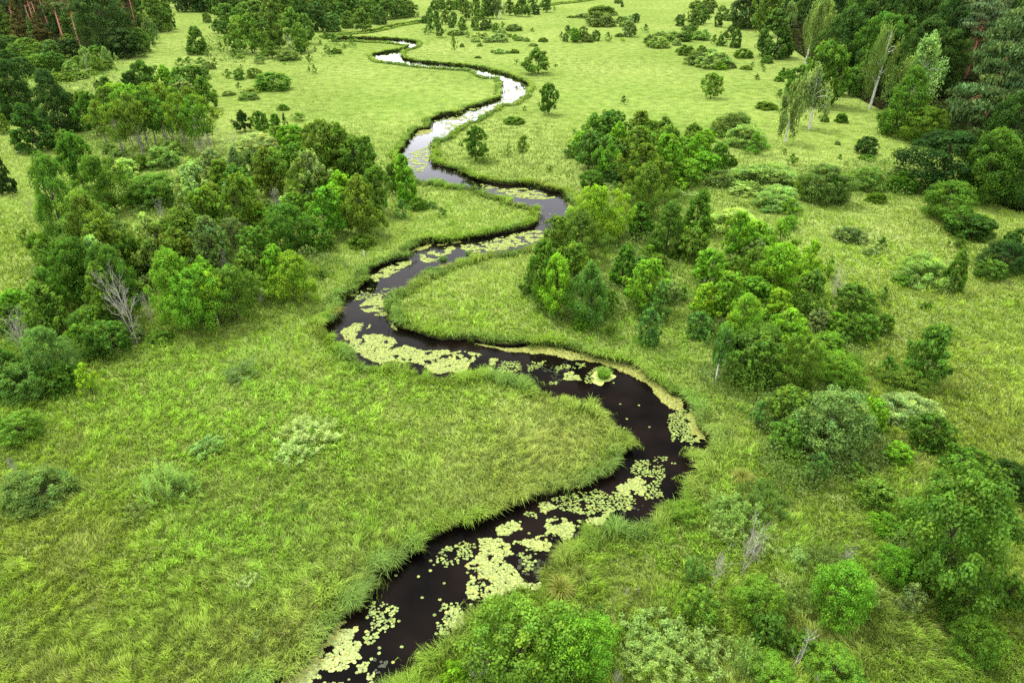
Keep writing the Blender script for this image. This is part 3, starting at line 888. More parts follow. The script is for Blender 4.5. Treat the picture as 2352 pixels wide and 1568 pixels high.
def leaves_from_clumps(r, C, R, per, size, up=.35, long=1.0, out=.95, rnd=.42, axis_up=0.0, shade=.36, jit=.25):
    """leaf-sized diamonds spread over each clump"""
    n = len(C); m = n * per
    ci = np.repeat(np.arange(n), per)
    d = norm(r.normal(0, 1, (m, 3)) + np.array([0, 0, up]))
    rad = .35 + .85 * r.random(m) ** .75
    P = C[ci] + d * R[ci] * rad[:, None]
    nrm = norm(d * out + np.array([0, 0, .35]) + r.normal(0, rnd, (m, 3)))
    ax = norm(np.cross(nrm, r.normal(0, 1, (m, 3))) + axis_up * np.array([0, 0, 1]) + axis_up * d * .8)
    bx = norm(np.cross(nrm, ax))
    s = size * r.uniform(.65, 1.35, m)[:, None]
    v = np.stack([P - ax * s * .5 * long, P + bx * s * .36, P + ax * s * .5 * long, P - bx * s * .36], 1)
    clump_t = r.uniform(.72, 1.28, n)[ci]
    t = clump_t * r.uniform(.8, 1.2, m) * (1 - shade * .5 + shade * np.clip(d[:, 2], -1, 1)) * (.68 + .4 * np.clip((rad - .35) / .6, 0, 1))  # shade below and inside each clump painted into the leaf tint
    hue = r.normal(0, .05, m)[:, None] + r.normal(0, .06, n)[ci][:, None]
    T = t[:, None] * (1 + hue * np.array([1.2, .2, -.8]))
    return v, np.clip(T, .02, 3)

def leaf_mesh(name, v, T, mat):
    m = len(v)
    f = np.arange(m * 4).reshape(m, 4)
    return make_mesh(name, v.reshape(-1, 3), f, mat, np.repeat(T, 4, axis=0))

def envelope_clumps(r, n, z0, z1, prof, rmin=.3, csize=.13, flat=.75, lumps=.22, top_bias=1.0):
    """clump centres inside a crown of half-width prof(t), with an uneven outline"""
    C = []; R = []
    ph = r.uniform(0, 6.28, 6)
    off = r.normal(0, .05, 2)
    for i in range(n):
        t = r.random() ** top_bias
        a = r.uniform(0, 2 * math.pi)
        w = prof(t) * (1 + lumps * (math.sin(2 * a + ph[0] + 3 * t) + .7 * math.sin(3 * a + ph[1] - 5 * t) + .6 * math.sin(9 * t + ph[2] + a)))
        q = math.sqrt(r.uniform(rmin ** 2, 1))
        C.append((math.cos(a) * w * q + off[0] * t, math.sin(a) * w * q + off[1] * t, z0 + (z1 - z0) * t))
        s = csize * r.uniform(.65, 1.35) * (.75 + .35 * (1 - t))
        R.append((s, s, s * flat))
    return np.array(C), np.array(R)

PROF = {
 'ovate': lambda t: .50 * (math.sin(math.pi * min(1, (.12 + .88 * t)) ** .75)) ** .75 if t < .995 else .02,
 'round': lambda t: .50 * math.sqrt(max(0, 1 - (1.75 * t - .75) ** 2)) if t > .43 else .5 * (.82 + .18 * t / .43),
 'cone': lambda t: .50 * (1 - t) ** .50 * (.80 + .20 * min(1, t * 6)),
 'slim': lambda t: .50 * (math.sin(math.pi * (.15 + .8 * t))) ** .7,
 'spruce': lambda t: .5 * (1 - t) ** .85,
 'birch': lambda t: .50 * (1 - t) ** .55 * min(1, .35 + 2.2 * t),
}

def pack(kind, i, near):
    """prototype meshes one unit high and about one unit wide"""
    r = np.random.default_rng(1000 * i + 77 + sum(map(ord, kind)) * 31 + (500 if near else 0))
    W = Wood()
    if kind in ('broadleaf_tree', 'sapling', 'bushy_tree', 'conical_tree', 'slender_tree'):
        big = near
        leaf = .026 if big else .056
        if kind == 'broadleaf_tree':
            nc = 170 if big else 110; z0 = .13; prof = PROF['ovate'] if i % 2 else PROF['slim']; cs = .082; flat = 1.0; tb = .95; rm = .2
        elif kind == 'sapling':
            nc = 44 if big else 30; z0 = .12; prof = PROF['ovate']; cs = .12; flat = .9; tb = 1; rm = .1
        elif kind == 'bushy_tree':
            nc = 230 if big else 140; z0 = .06; prof = PROF['round']; cs = .088; flat = .9; tb = 1.0; rm = .4
        elif kind == 'conical_tree':
            nc = 280 if big else 160; z0 = .05; prof = PROF['cone']; cs = .078; flat = .75; tb = 1.2; rm = .62
        else:
            nc = 56; z0 = .36; prof = PROF['slim']; cs = .13; flat = .55; tb = .95; rm = .15; leaf = .05 if not big else .03
        C, R = envelope_clumps(r, nc, z0, .97, prof, rm, cs, flat, {'broadleaf_tree': .26, 'bushy_tree': .13, 'conical_tree': .10}.get(kind, .2), tb)
        if kind != 'slender_tree':
            C = np.concatenate([C, [[0, 0, .93], [.03, -.02, .86]]]); R = np.concatenate([R, [[cs * .7] * 3, [cs * .8] * 3]])
        tot = {'broadleaf_tree': 5200, 'sapling': 2100, 'bushy_tree': 5800, 'conical_tree': 7200, 'slender_tree': 3000}[kind] * (3.6 if big else 1)
        per = int(tot / len(C))
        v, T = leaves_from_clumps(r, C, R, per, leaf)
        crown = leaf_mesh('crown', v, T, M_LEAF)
        tr = .018 if kind != 'slender_tree' else .019
        path = [(0, 0, 0), (r.normal(0, .015), r.normal(0, .015), .3), (r.normal(0, .03), r.normal(0, .03), .6), (0.0, 0.0, .9)]
        W.add(path, [tr * 1.5, tr, tr * .7, tr * .2], 7)
        for k in r.choice(len(C), min(len(C), 16), replace=False):
            zb = max(.12, C[k][2] - .22 - .2 * np.hypot(C[k][0], C[k][1]))
            W.add(limb(r, (path[1][0] * zb / .3 if zb < .3 else path[1][0], path[1][1] * min(1, zb / .3), zb), C[k], .02), [tr * .5, tr * .4, tr * .3, tr * .2, tr * .1], 5)
        if kind == 'slender_tree':
            for k in range(9):        # bare snags low on the pole
                z = r.uniform(.12, .45); a = r.uniform(0, 6.28); l_ = r.uniform(.08, .22)
                W.add(limb(r, (0, 0, z), (math.cos(a) * l_, math.sin(a) * l_, z + .07), 0), [tr * .3, tr * .25, tr * .2, tr * .12, tr * .06], 4)
        return crown, W.mesh('trunk', M_PALEBARK if kind == 'slender_tree' else M_BARK)
    if kind == 'birch_tree':
        n = 62
        bare = i >= 3
        C, R = envelope_clumps(r, n, .50 if i == 4 else .30 if bare else .22, .98, PROF['slim'] if bare else PROF['birch'], .1, .11, 1.0, .38, 1.0)
        R[:, 2] *= 1.45; R[:, :2] *= .8
        out_ = np.hypot(C[:, 0], C[:, 1]); C[:, 2] -= out_ * .12
        C[:, 2] = np.maximum(C[:, 2], .17)
        v, T = leaves_from_clumps(r, C, R, (90 if bare else 150) if near else (48 if bare else 62), .024 if near else .046, up=-.1, long=1.7, rnd=.7, shade=.25, axis_up=-.6)
        crown = leaf_mesh('crown', v, T, M_LEAF)
        path = [(0, 0, 0), (.02, .0, .25), (-.015, .01, .5), (.02, 0, .75), (.03, .01, .96)]
        W.add(path, [.042, .034, .026, .015, .005], 7)
        for k in r.choice(n, 18, replace=False):
            zb = max(.2, C[k][2] - .1)
            W.add(limb(r, (.0, .005, zb), C[k] + np.array([0, 0, .03]), .05), [.008, .006, .005, .003, .001], 4)
        return crown, W.mesh('trunk', M_BIRCH)
    if kind == 'pine_tree':
        C = []; R = []
        full = i == 2
        for k in range(120 if full else 46):
            t = r.random(); z = (.10 + .87 * t) if full else (.50 + .47 * t)
            w = .5 * (1 - t) ** .55 * (.55 + .45 * min(1, t * 4)); a = r.uniform(0, 6.28); q = math.sqrt(r.uniform(.12, 1))
            C.append((math.cos(a) * w * q, math.sin(a) * w * q, z)); s = r.uniform(.10, .19); R.append((s, s, s * .22))
        C = np.array(C); R = np.array(R)
        v, T = leaves_from_clumps(r, C, R, (190 if near else 90), .022 if near else .034, up=.9, long=2.0, rnd=.9, out=.4, axis_up=.5, shade=.5)
        crown = leaf_mesh('crown', v, T, M_NEEDLE)
        W.add([(0, 0, 0), (.004, .0, .3), (-.004, .004, .6), (0, 0, .95)], [.031, .024, .017, .005], 8)
        for k in range(8 if full else 30):
            W.add(limb(r, (0, 0, max(.45, C[k][2] - .05)), C[k], .0), [.005, .004, .003, .002, .001], 4)
        for k in range(8):
            z = r.uniform(.3, .5); a = r.uniform(0, 6.28); W.add(limb(r, (0, 0, z), (math.cos(a) * .12, math.sin(a) * .12, z - .01), 0), [.003, .003, .002, .002, .001], 4)
        return crown, W.mesh('trunk', M_PINE)
    if kind == 'spruce_tree':
        C = []; R = []
        for k in range(110):
            t = r.random() ** 1.3; z = .06 + .9 * t; w = .5 * (1 - t) ** .9; a = r.uniform(0, 6.28); q = r.uniform(.45, 1)
            C.append((math.cos(a) * w * q, math.sin(a) * w * q, z - .05 * q)); s = .10 * (1 - .5 * t); R.append((s, s, s * .45))
        C = np.array(C); R = np.array(R)
        v, T = leaves_from_clumps(r, C, R, 40, .042, up=-.1, long=1.9, rnd=.7, axis_up=-.5, shade=.5)
        crown = leaf_mesh('crown', v, T, M_NEEDLE)
        W.add([(0, 0, 0), (0, 0, .5), (0, 0, .97)], [.02, .013, .003], 6)
        return crown, W.mesh('trunk', M_BARK)
    if kind == 'willow_shrub':
        C = []; R = []
        ph = r.uniform(0, 6.28, 4)
        n = 150 if near else 90
        for k in range(n):
            d = norm(np.array([r.normal(), r.normal(), abs(r.normal()) * .9 + .04]))
            a = math.atan2(d[1], d[0])
            q = r.uniform(.80, 1.0) if r.random() < .8 else r.uniform(.45, .8)
            w = .47 * (1 + .06 * math.sin(2 * a + ph[0]) + .05 * math.sin(3 * a + ph[1]))
            zt = .90 * (1 + .06 * math.sin(a + ph[2]))
            C.append((d[0] * w * q, d[1] * w * q, max(.03, d[2] * zt * q))); s = r.uniform(.05, .10); R.append((s, s, s * 1.25))
        C = np.array(C); R = np.array(R)
        v, T = leaves_from_clumps(r, C, R, (130 if near else 52), .022 if near else .045, up=.4, long=2.3, rnd=.6, axis_up=1.1, shade=.3)
        crown = leaf_mesh('foliage', v, T, M_LEAF)
        for k in range(14):
            c = C[r.integers(0, n)]
            W.add(limb(r, (c[0] * .02, c[1] * .02, -.02), c * .93, .06), [.014, .011, .009, .006, .003], 5)
        return crown, W.mesh('stem', M_BARK)
    if kind == 'low_shrub':
        n = 60 if near else 36
        a = r.uniform(0, 6.28, n); q = np.sqrt(r.random(n)) * .48
        hz = r.uniform(.45, 1.0, n) * (1 - .35 * (q / .48) ** 2)
        V_ = []; T_ = []
        for k in range(n):
            base = np.array([math.cos(a[k]) * q[k], math.sin(a[k]) * q[k], 0])
            lean = r.normal(0, .10, 2)
            top = base + np.array([lean[0], lean[1], hz[k]])
            m = 60 if near else 34
            t = r.uniform(.25, 1, m) ** .8
            P = base + (top - base) * t[:, None] + r.normal(0, .02, (m, 3))
            d = norm(np.stack([r.normal(0, 1, m), r.normal(0, 1, m), r.uniform(.4, 1.6, m)], 1))
            side = norm(np.cross(d, r.normal(0, 1, (m, 3))))
            s = (.055 if near else .085) * r.uniform(.6, 1.3, m)[:, None]
            V_.append(np.stack([P, P + d * s * .5 + side * s * .18, P + d * s, P + d * s * .5 - side * s * .18], 1))
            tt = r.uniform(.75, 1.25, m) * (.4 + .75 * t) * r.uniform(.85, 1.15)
            T_.append(np.stack([tt * 1.02, tt, tt * .95], 1))
            if k % 2 == 0:
                W.add(np.stack([base, (base + top) / 2, top]), [.006, .004, .001], 4)
        return leaf_mesh('foliage', np.concatenate(V_), np.concatenate(T_), M_LEAF), W.mesh('stem', M_BARK)
    if kind == 'dead_tree':
        def grow(a, b, rad, lev):
            p = limb(r, a, b, .0, .035, 5)
            W.add(p, np.linspace(rad, rad * .35, 5), 5 if lev else 7)
            if lev >= 3: return
            k = [13, 5, 3][lev]
            L0 = np.linalg.norm(np.asarray(b) - np.asarray(a))
            dr = norm((np.asarray(b) - np.asarray(a))[None])[0]
            for j in range(k):
                t = r.uniform(.28 if lev == 0 else .2, .98)
                o_ = p[0] + (p[-1] - p[0]) * t
                ii = t * 4; i0 = int(min(3, ii)); o_ = p[i0] + (p[i0 + 1] - p[i0]) * (ii - i0)
                side = norm(np.cross(dr, r.normal(0, 1, 3))[None])[0]
                e_ = norm((dr * r.uniform(.5, 1.1) + side * r.uniform(.5, 1.0) + np.array([0, 0, .25]))[None])[0]
                ln = L0 * (.42 if lev == 0 else .45) * (1.15 - .7 * t) * r.uniform(.6, 1.2)
                grow(o_, o_ + e_ * ln, rad * (.34 if lev == 0 else .45), lev + 1)
        stems = 1 + (i % 3 == 0) * 3
        for s in range(stems):
            a = r.uniform(0, 6.28); sp = .16 if stems > 1 else .03
            grow((r.normal(0, .02) * (stems > 1), r.normal(0, .02) * (stems > 1), 0), (math.cos(a) * sp, math.sin(a) * sp, r.uniform(.8, 1)), .0095 if stems == 1 else .0075, 0)
        return W.mesh('dead_tree', M_DEAD), None
    raise ValueError(kind)

PROTO = {}
NVAR = {'broadleaf_tree': 6, 'sapling': 4, 'bushy_tree': 4, 'conical_tree': 3, 'slender_tree': 4, 'birch_tree': 5, 'pine_tree': 3, 'spruce_tree': 2,
        'willow_shrub': 4, 'low_shrub': 3, 'dead_tree': 6}
def proto(kind, i, near):
    if kind in ('dead_tree', 'spruce_tree'): near = False
    k = (kind, i % NVAR[kind], near)
    if k not in PROTO: PROTO[k] = pack(*k)
    return PROTO[k]

SPEC = {'a': 'broadleaf_tree', 'y': 'sapling', 'r': 'bushy_tree', 'c': 'conical_tree', 't': 'slender_tree', 'b': 'birch_tree', 'B': 'birch_tree', 'W': 'birch_tree', 'p': 'pine_tree', 'q': 'pine_tree',
        's': 'spruce_tree', 'w': 'willow_shrub', 'l': 'low_shrub', 'd': 'dead_tree'}
CAT = {'broadleaf_tree': 'tree', 'sapling': 'young tree', 'bushy_tree': 'tree', 'conical_tree': 'tree', 'slender_tree': 'tree', 'birch_tree': 'birch tree',
       'pine_tree': 'pine tree', 'spruce_tree': 'spruce tree', 'willow_shrub': 'shrub', 'low_shrub': 'shrub', 'dead_tree': 'dead tree'}
NOUN = {'broadleaf_tree': 'leafy tree', 'sapling': 'small leafy tree', 'bushy_tree': 'bushy tree', 'conical_tree': 'cone-shaped tree', 'slender_tree': 'slender pale-trunked tree',
        'birch_tree': 'birch', 'pine_tree': 'pine', 'spruce_tree': 'spruce', 'willow_shrub': 'willow dome', 'low_shrub': 'low shrub', 'dead_tree': 'bare dead tree'}
# crown colours (leaf albedo) and the word for each
TONE = {
 'mid': ((.064, .118, .015), 'mid-green'), 'br': ((.078, .160, .014), 'bright green'), 'yl': ((.108, .190, .015), 'yellow-green'), 'dk': ((.026, .060, .010), 'dark green'),
 'db': ((.021, .047, .010), 'dark bluish green'), 'bl': ((.060, .118, .024), 'bluish green'), 'gy': ((.118, .172, .052), 'grey-green'), 'gd': ((.082, .124, .034), 'dull grey-green'),
 'pg': ((.140, .185, .068), 'pale grey-green'), 'ol': ((.068, .112, .014), 'olive'), 'bn': ((.066, .054, .016), 'brownish'), 'pn': ((.058, .084, .034), 'blue-grey'),
 'dm': ((.042, .088, .011), 'deep green'), 'bw': ((.105, .145, .050), 'silvery green'), 'x': ((1, 1, 1), 'grey')}
TONE = {k: ((a[0] * 1.16 * g, a[1] * 1.24 * g, a[2] * 1.05 * g) if k != 'x' else a, w) for k, (a, w) in TONE.items() for g in [{'dk': .95, 'db': .95, 'dm': 1.1, 'pg': 1.2, 'gy': 1.1}.get(k, 1.0)]}
KB = {'broadleaf_tree': .22, 'sapling': .22, 'bushy_tree': .38, 'conical_tree': .38, 'slender_tree': .06, 'birch_tree': .08, 'pine_tree': .05, 'spruce_tree': .3,
      'willow_shrub': .42, 'low_shrub': .42, 'dead_tree': .05}
TALL = {'broadleaf_tree': 1.16, 'bushy_tree': 1.12, 'conical_tree': 1.2, 'sapling': 1.12, 'slender_tree': 1.08, 'birch_tree': 1.08, 'spruce_tree': 1.1}
WIDE = {'willow_shrub': 1.12, 'low_shrub': 1.1, 'broadleaf_tree': 1.26, 'bushy_tree': 1.2, 'conical_tree': 1.12, 'sapling': 1.25, 'slender_tree': 1.2, 'birch_tree': 1.2, 'pine_tree': 1.1, 'spruce_tree': 1.1}
ROWS = []      # everything placed, for naming by neighbours

def put(sp, px, py, hp, wp, tone, label=None, mark=None, group=None, sec=None):
    kind = SPEC[sp]
    kb = KB[kind]
    # the measured base is the visible foot; the middle of the plant stands further back
    dep = math.atan2(0.8616 * (py + 139.6), 1568.0)
    sd_ = math.sin(min(1.0, max(.06, PITCH - math.atan((784 - py) / 1568))))
    back = min(kb * wp * sd_, hp * .4)
    by = max(py - back, -95)
    # crowns were measured by their middle; the foot stands nearer the point below the camera
    bx = px - ((px - 1176) / (3446 - py) * .5 * hp if kind in ('broadleaf_tree', 'bushy_tree', 'conical_tree', 'sapling', 'willow_shrub', 'low_shrub') else 0)
    x, y = map(float, ground(bx, by, 0))
    zc = depth_of(x, y)
    tp = (784 - (py - hp + .12 * kb * wp * sd_)) / FPX
    h = CAM_H + y * (tp * CP - SP) / (CP + tp * SP)
    w = wp * zc / FPX
    h *= TALL.get(kind, 1.0)
    h = max(h, w * (.28 if kind in ('willow_shrub', 'low_shrub') else .5))
    h = min(h, 40)
    near = wp > 82 or hp > 150
    i = len(ROWS)
    var = (i * 7 + i // 5) % 12
    if kind == 'pine_tree': var = 2 if sp == 'q' else i % 2
    if kind == 'birch_tree': var = 3 if sp == 'B' else 4 if sp == 'W' else i % 3
    if kind == 'dead_tree' and wp > .5 * hp: var = 3 * (i % 2)
    ob = None
    small = hp < 26 and kind not in ('dead_tree',)
    me, wood = proto(kind, var, near)
    rot = random.uniform(0, 6.28)
    tilt = (random.gauss(0, .025), random.gauss(0, .025))
    col, word = TONE[tone]
    j = [random.uniform(.86, 1.16), 0, 0]
    j[0] *= 1.9
    cj = (col[0] * j[0] * random.uniform(.9, 1.1), col[1] * j[0], col[2] * j[0] * random.uniform(.85, 1.15), 1)
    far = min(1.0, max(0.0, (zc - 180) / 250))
    cj = tuple(q * (1 - .35 * far) + hz * .35 * far for q, hz in zip(cj[:3], (.135, .195, .085))) + (1,)  # haze mixed into the leaf colour of distant crowns
    wx = w * WIDE.get(kind, 1.0) * random.uniform(.95, 1.05)
    if kind == 'dead_tree':
        ob = obj(kind, me); s = h; ob.scale = ((h * .55 if wp < .3 * hp else max(h * .70, wx * 1.2)),) * 2 + (h,)
    elif small:
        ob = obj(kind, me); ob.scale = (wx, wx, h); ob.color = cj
    else:
        ob = obj(kind, None); ob.empty_display_size = .2
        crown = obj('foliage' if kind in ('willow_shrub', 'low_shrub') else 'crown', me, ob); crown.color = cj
        crown.scale = (wx, wx, h)
        tr = obj('stem' if kind in ('willow_shrub', 'low_shrub') else 'trunk', wood, ob)
        tr.scale = (wx, wx, h)
    ob.location = (x, y, 0)
    ob.rotation_euler = (tilt[0], tilt[1], rot)
    ROWS.append(dict(o=ob, px=px, py=py - hp * .4, w=wp, h=hp, kind=kind, word=word, label=label, mark=mark, group=group, sec=sec))
    return ob

# ------------------------------------------------------------------ leafy undergrowth of the thickets
def undergrowth():
    n = 1500000
    px = rng.uniform(-200, PW + 200, n); py = rng.uniform(60, PH + 200, n)
    th = np.zeros(n)
    for (ax, ay, rx, ry) in THICK:
        th = np.maximum(th, np.exp(-1.3 * (((px - ax) / rx) ** 2 + ((py - ay) / ry) ** 2) ** 1.5))
    x, y = ground(px, py, 0)
    m = fbm(x, y, 5.5, 131, 3) * (.45 + .55 * th)
    near_w = in_forest(x, y)
    ok = ((m > .40) & (th > .25) | near_w & (rng.random(n) < .8) & (fbm(x, y, 5, 133) > .42)) & (rng.random(n) < .62)
    px, py, x, y, m, near_w = px[ok], py[ok], x[ok], y[ok], m[ok], near_w[ok]
    zc = depth_of(x, y)
    hh = np.clip((m - .36) * 9, .2, 2.6) * (.5 + vnoise(x, y, 1.3, 135))
    hh = np.where(near_w, 1.6 * fbm(x, y, 4, 137) + .2, hh)
    z = hh * rng.uniform(.25, 1, len(x)) ** .6
    x = x + rng.normal(0, .2, len(x)); y = y + rng.normal(0, .2, len(x))
    ok = ~in_water(x, y)
    # keep clear of the water's edge
    ok &= ~in_water(x + 1.5, y) & ~in_water(x - 1.5, y) & ~in_water(x, y + 1.8) & ~in_water(x, y - 1.8)
    x, y, z, zc, hh, near_w = x[ok], y[ok], z[ok], zc[ok], hh[ok], near_w[ok]
    k = len(x)
    nrm = norm(np.stack([rng.normal(0, .6, k), rng.normal(0, .6, k), np.full(k, .8)], 1))
    ax = norm(np.cross(nrm, rng.normal(0, 1, (k, 3)))); bx = np.cross(nrm, ax)
    s = (.0030 * zc * rng.uniform(.6, 1.3, k))[:, None]
    P = np.stack([x, y, z], 1)
    v = np.stack([P - ax * s * .5, P + bx * s * .34, P + ax * s * .5, P - bx * s * .34], 1)
    tone = np.clip((vnoise(x, y, 3.0, 139) - .3) * 2, 0, 1)[:, None]
    c = np.array([.085, .165, .022]) * tone + np.array([.13, .20, .055]) * (1 - tone)
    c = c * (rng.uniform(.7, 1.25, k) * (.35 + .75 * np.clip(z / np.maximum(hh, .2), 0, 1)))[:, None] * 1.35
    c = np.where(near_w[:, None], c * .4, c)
    tag(obj('undergrowth', leaf_mesh('undergrowth', v, c, leaf_material('undergrowth_leaves', .3, use_object=False))),
        'low leafy undergrowth filling the gaps of the thickets and woods', 'undergrowth', kind='stuff')
    print('UNDERGROWTH', k)
undergrowth()
# ------------------------------------------------------------------ where everything grows
def section(x0, y0, s, name, rows):
    for r in rows:
        sp, a, b, h, w, tone = r[:6]
        label = r[6] if len(r) > 6 else None
        mark = r[7] if len(r) > 7 else None
        k = 0.9408 / s
        put(sp, (x0 + a / s) * .9408, (y0 + b / s) * .9408, h * k, w * k, tone, label, mark, None, name)

def wood_fill(poly, n, kinds, tones, hm, wm, label, group, seed):
    """closed woodland: trunks spread over a piece of ground"""
    r = np.random.default_rng(seed)
    P = np.array(poly, float)
    got = []
    tries = 0
    while len(got) < n and tries < 20000:
        tries += 1
        x = r.uniform(P[:, 0].min(), P[:, 0].max()); y = r.uniform(P[:, 1].min(), P[:, 1].max())
        if not in_poly(np.array([x]), np.array([y]), P)[0]: continue
        if 2165 < x < 2300 and y > 40: continue      # the gap that shows the red pine trunks
        gx, gy = ground(x, y, 0)
        if any((gx - q[0]) ** 2 + (gy - q[1]) ** 2 < q[2] ** 2 for q in got): continue
        got.append((gx, gy, wm * .42))
        zc = depth_of(gx, gy); k = FPX / zc
        hh = hm * r.uniform(.8, 1.15); ww = wm * r.uniform(.8, 1.2)
        # height in measured units
        top = measured(gx, gy, hh)[1]
        put(kinds[r.integers(0, len(kinds))], x, y, max(8, y - top), ww * k, tones[r.integers(0, len(tones))], label, None, group, group)

# top left corner: pines, spruces and the big dark oak
section(0, 0, 5.2267, 'the top-left wood', [
 ('p',830,580,930,330,'pn','tall pine with the thickest bright pink-orange trunk in the top-left wood','the thickest orange pine'),
 ('p',1030,620,950,320,'pn','tall pine with an orange trunk fading to grey, beside the big dark oak','the pine beside the oak'),
 ('p',478,430,800,260,'pn','pine with a thin red trunk between two brown spruces'),
 ('p',425,400,800,260,'pn','pine with a violet-grey trunk, left neighbour of the thin red one'),
 ('p',505,330,760,240,'pn','pine with a short strip of orange trunk, right neighbour of the thin red one'),
 ('p',620,340,760,240,'pn','pine with a yellowish trunk between the red pines and the thickest one'),
 ('p',1732,330,700,220,'pn','slim pine with a pale trunk on the far side of the big dark oak'),
 ('p',215,430,800,280,'pn','shaded pine behind the brown spruce in the top-left corner'),
 ('s',285,520,500,250,'bn','rusty brown spruce in front of the red pine trunks','the rusty brown spruce'),
 ('s',560,580,430,280,'bn','olive-brown spruce standing left of the thickest orange pine'),
 ('s',455,570,360,150,'bl','small bluish spruce between the two brown spruces'),
 ('s',80,470,520,260,'ol'),
 ('r',900,470,460,220,'dm'),('r',700,430,430,220,'dk'),
 ('r',1350,740,760,580,'db','huge dark oak at the edge of the top-left wood','the huge dark oak'),
 ('r',1560,760,360,400,'db','dark rounded tree in front of the huge oak, at the meadow edge'),
 ('r',1770,680,290,230,'mid','mid-green tree right of the huge dark oak, at the meadow edge'),
 ('b',1935,550,350,190,'bw','pale pointed birch at the end of the top-left wood','the pale pointed birch'),
 ('y',1930,600,200,95,'bl','small bluish tree below the pale pointed birch'),
 ('r',1990,420,430,300,'ol','brown-olive tree behind the pale pointed birch'),
 ('r',2110,380,320,170,'dm','dark round tree at the tip of the top-left wood'),
 ('r',1820,330,330,220,'dm'),
 ('r',120,640,170,280,'dm'),('r',330,650,150,230,'mid'),('r',250,790,220,260,'mid'),('r',470,770,200,230,'mid'),('r',650,770,230,230,'bl'),
 ('a',870,620,160,170,'mid'),('r',900,750,230,280,'db'),('r',690,930,240,240,'dm'),('r',450,940,220,260,'mid'),('r',260,1010,250,270,'dk'),
 ('w',880,950,190,200,'gy','round pale shrub at the foot of the top-left wood','the round pale shrub'),('r',1010,880,150,150,'mid'),
 ('B',1120,920,280,150,'gy','pale birch with a white trunk in front of the top-left wood','the white-stemmed birch'),
 ('r',1250,790,190,230,'mid'),('a',1240,930,190,140,'mid'),('b',1400,870,240,160,'gy','pale pointed tree left of the meadow path, below the huge oak'),
 ('r',1320,900,120,190,'ol'),('w',700,1060,140,180,'ol'),('w',860,1050,130,220,'ol'),('w',1020,1020,110,180,'ol'),('w',1160,970,80,190,'ol'),
 ('r',60,760,260,260,'dk'),('r',110,900,240,240,'dk'),('r',560,880,180,200,'bl'),('r',380,840,170,190,'mid'),
])
section(0, 150, 4.704, 'the left meadow edge', [
 ('c',620,850,640,460,'db','broad dark cone-shaped tree with a lit tip, second from the left edge','the broad dark cone tree'),
 ('r',800,600,220,170,'dk','dark lobe-shaped tree tucked against the broad dark cone tree'),
 ('c',360,1065,490,410,'dk','blue-black cone-shaped tree with a yellowish tip, nearest the left edge','the yellow-tipped cone tree'),
 ('c',140,710,620,440,'db','tall dark fir-like tree behind the yellow-tipped cone tree'),
 ('r',15,840,210,130,'ol'),('r',770,1040,240,200,'mid'),
 ('c',20,1540,450,180,'db','dark tree cut by the left edge of the picture'),
 ('y',560,1170,80,100,'dm'),
 ('a',880,1490,560,340,'dm','dark leafy tree standing left of the big willow dome'),('a',740,1240,250,180,'mid'),
 ('a',1050,860,440,230,'dm'),('a',960,750,340,150,'ol'),('y',1120,340,110,75,'db'),('a',1200,350,150,130,'dm'),
 ('t',1230,980,500,240,'ol'),('t',1420,1090,560,260,'ol'),('t',1530,990,600,260,'mid'),
 ('t',1640,1080,680,250,'ol','slender tree with the whitest bare trunk in the pole stand','the whitest pole'),
 ('t',1710,1010,620,230,'ol'),('t',1800,990,650,250,'mid'),('t',1885,880,560,250,'yl'),('t',2000,930,620,250,'ol'),
 ('t',2150,1050,630,260,'ol'),('t',2330,1080,650,250,'mid'),('t',2240,900,560,270,'ol'),('t',2420,1000,560,240,'ol'),
 ('t',1330,820,480,260,'ol'),('t',1950,1010,560,220,'mid'),('t',2080,800,480,260,'mid'),
 ('a',1650,400,350,330,'dm','dark-topped tree at the back of the pole stand','the dark-topped tree'),('a',1520,460,290,190,'dk'),('a',1900,410,310,220,'br'),
 ('a',2080,430,320,250,'mid'),('a',2250,420,320,260,'dm'),('a',1300,590,290,280,'yl'),('a',1450,720,400,330,'yl'),('a',2120,560,300,280,'bw'),
 ('a',1750,620,330,280,'ol'),('a',1600,640,300,260,'mid'),('a',2330,560,330,240,'mid'),('a',1220,700,320,220,'dm'),
 ('d',1650,1075,400,110,'x','leafless white pole in the middle of the pole stand'),('d',1800,970,330,90,'x'),('d',1425,1085,260,70,'x'),('d',1530,975,330,80,'x'),
 ('d',2150,1030,340,70,'x'),('d',2290,1090,250,70,'x'),('d',1760,1000,300,70,'x'),('d',2420,1040,350,80,'x'),
 ('w',1400,1340,240,340,'pg'),('w',1600,1260,200,260,'ol'),('w',1830,1240,290,330,'gy'),('w',1970,1090,190,240,'gy'),('w',2190,1410,210,320,'pg'),
 ('w',1350,1100,110,220,'gy'),('w',1260,1070,120,170,'gd'),('y',2180,1260,150,110,'yl','lemon-green small tree above the big willow dome'),('w',2300,1250,150,200,'gy'),
 ('d',1330,1330,200,180,'x'),
])
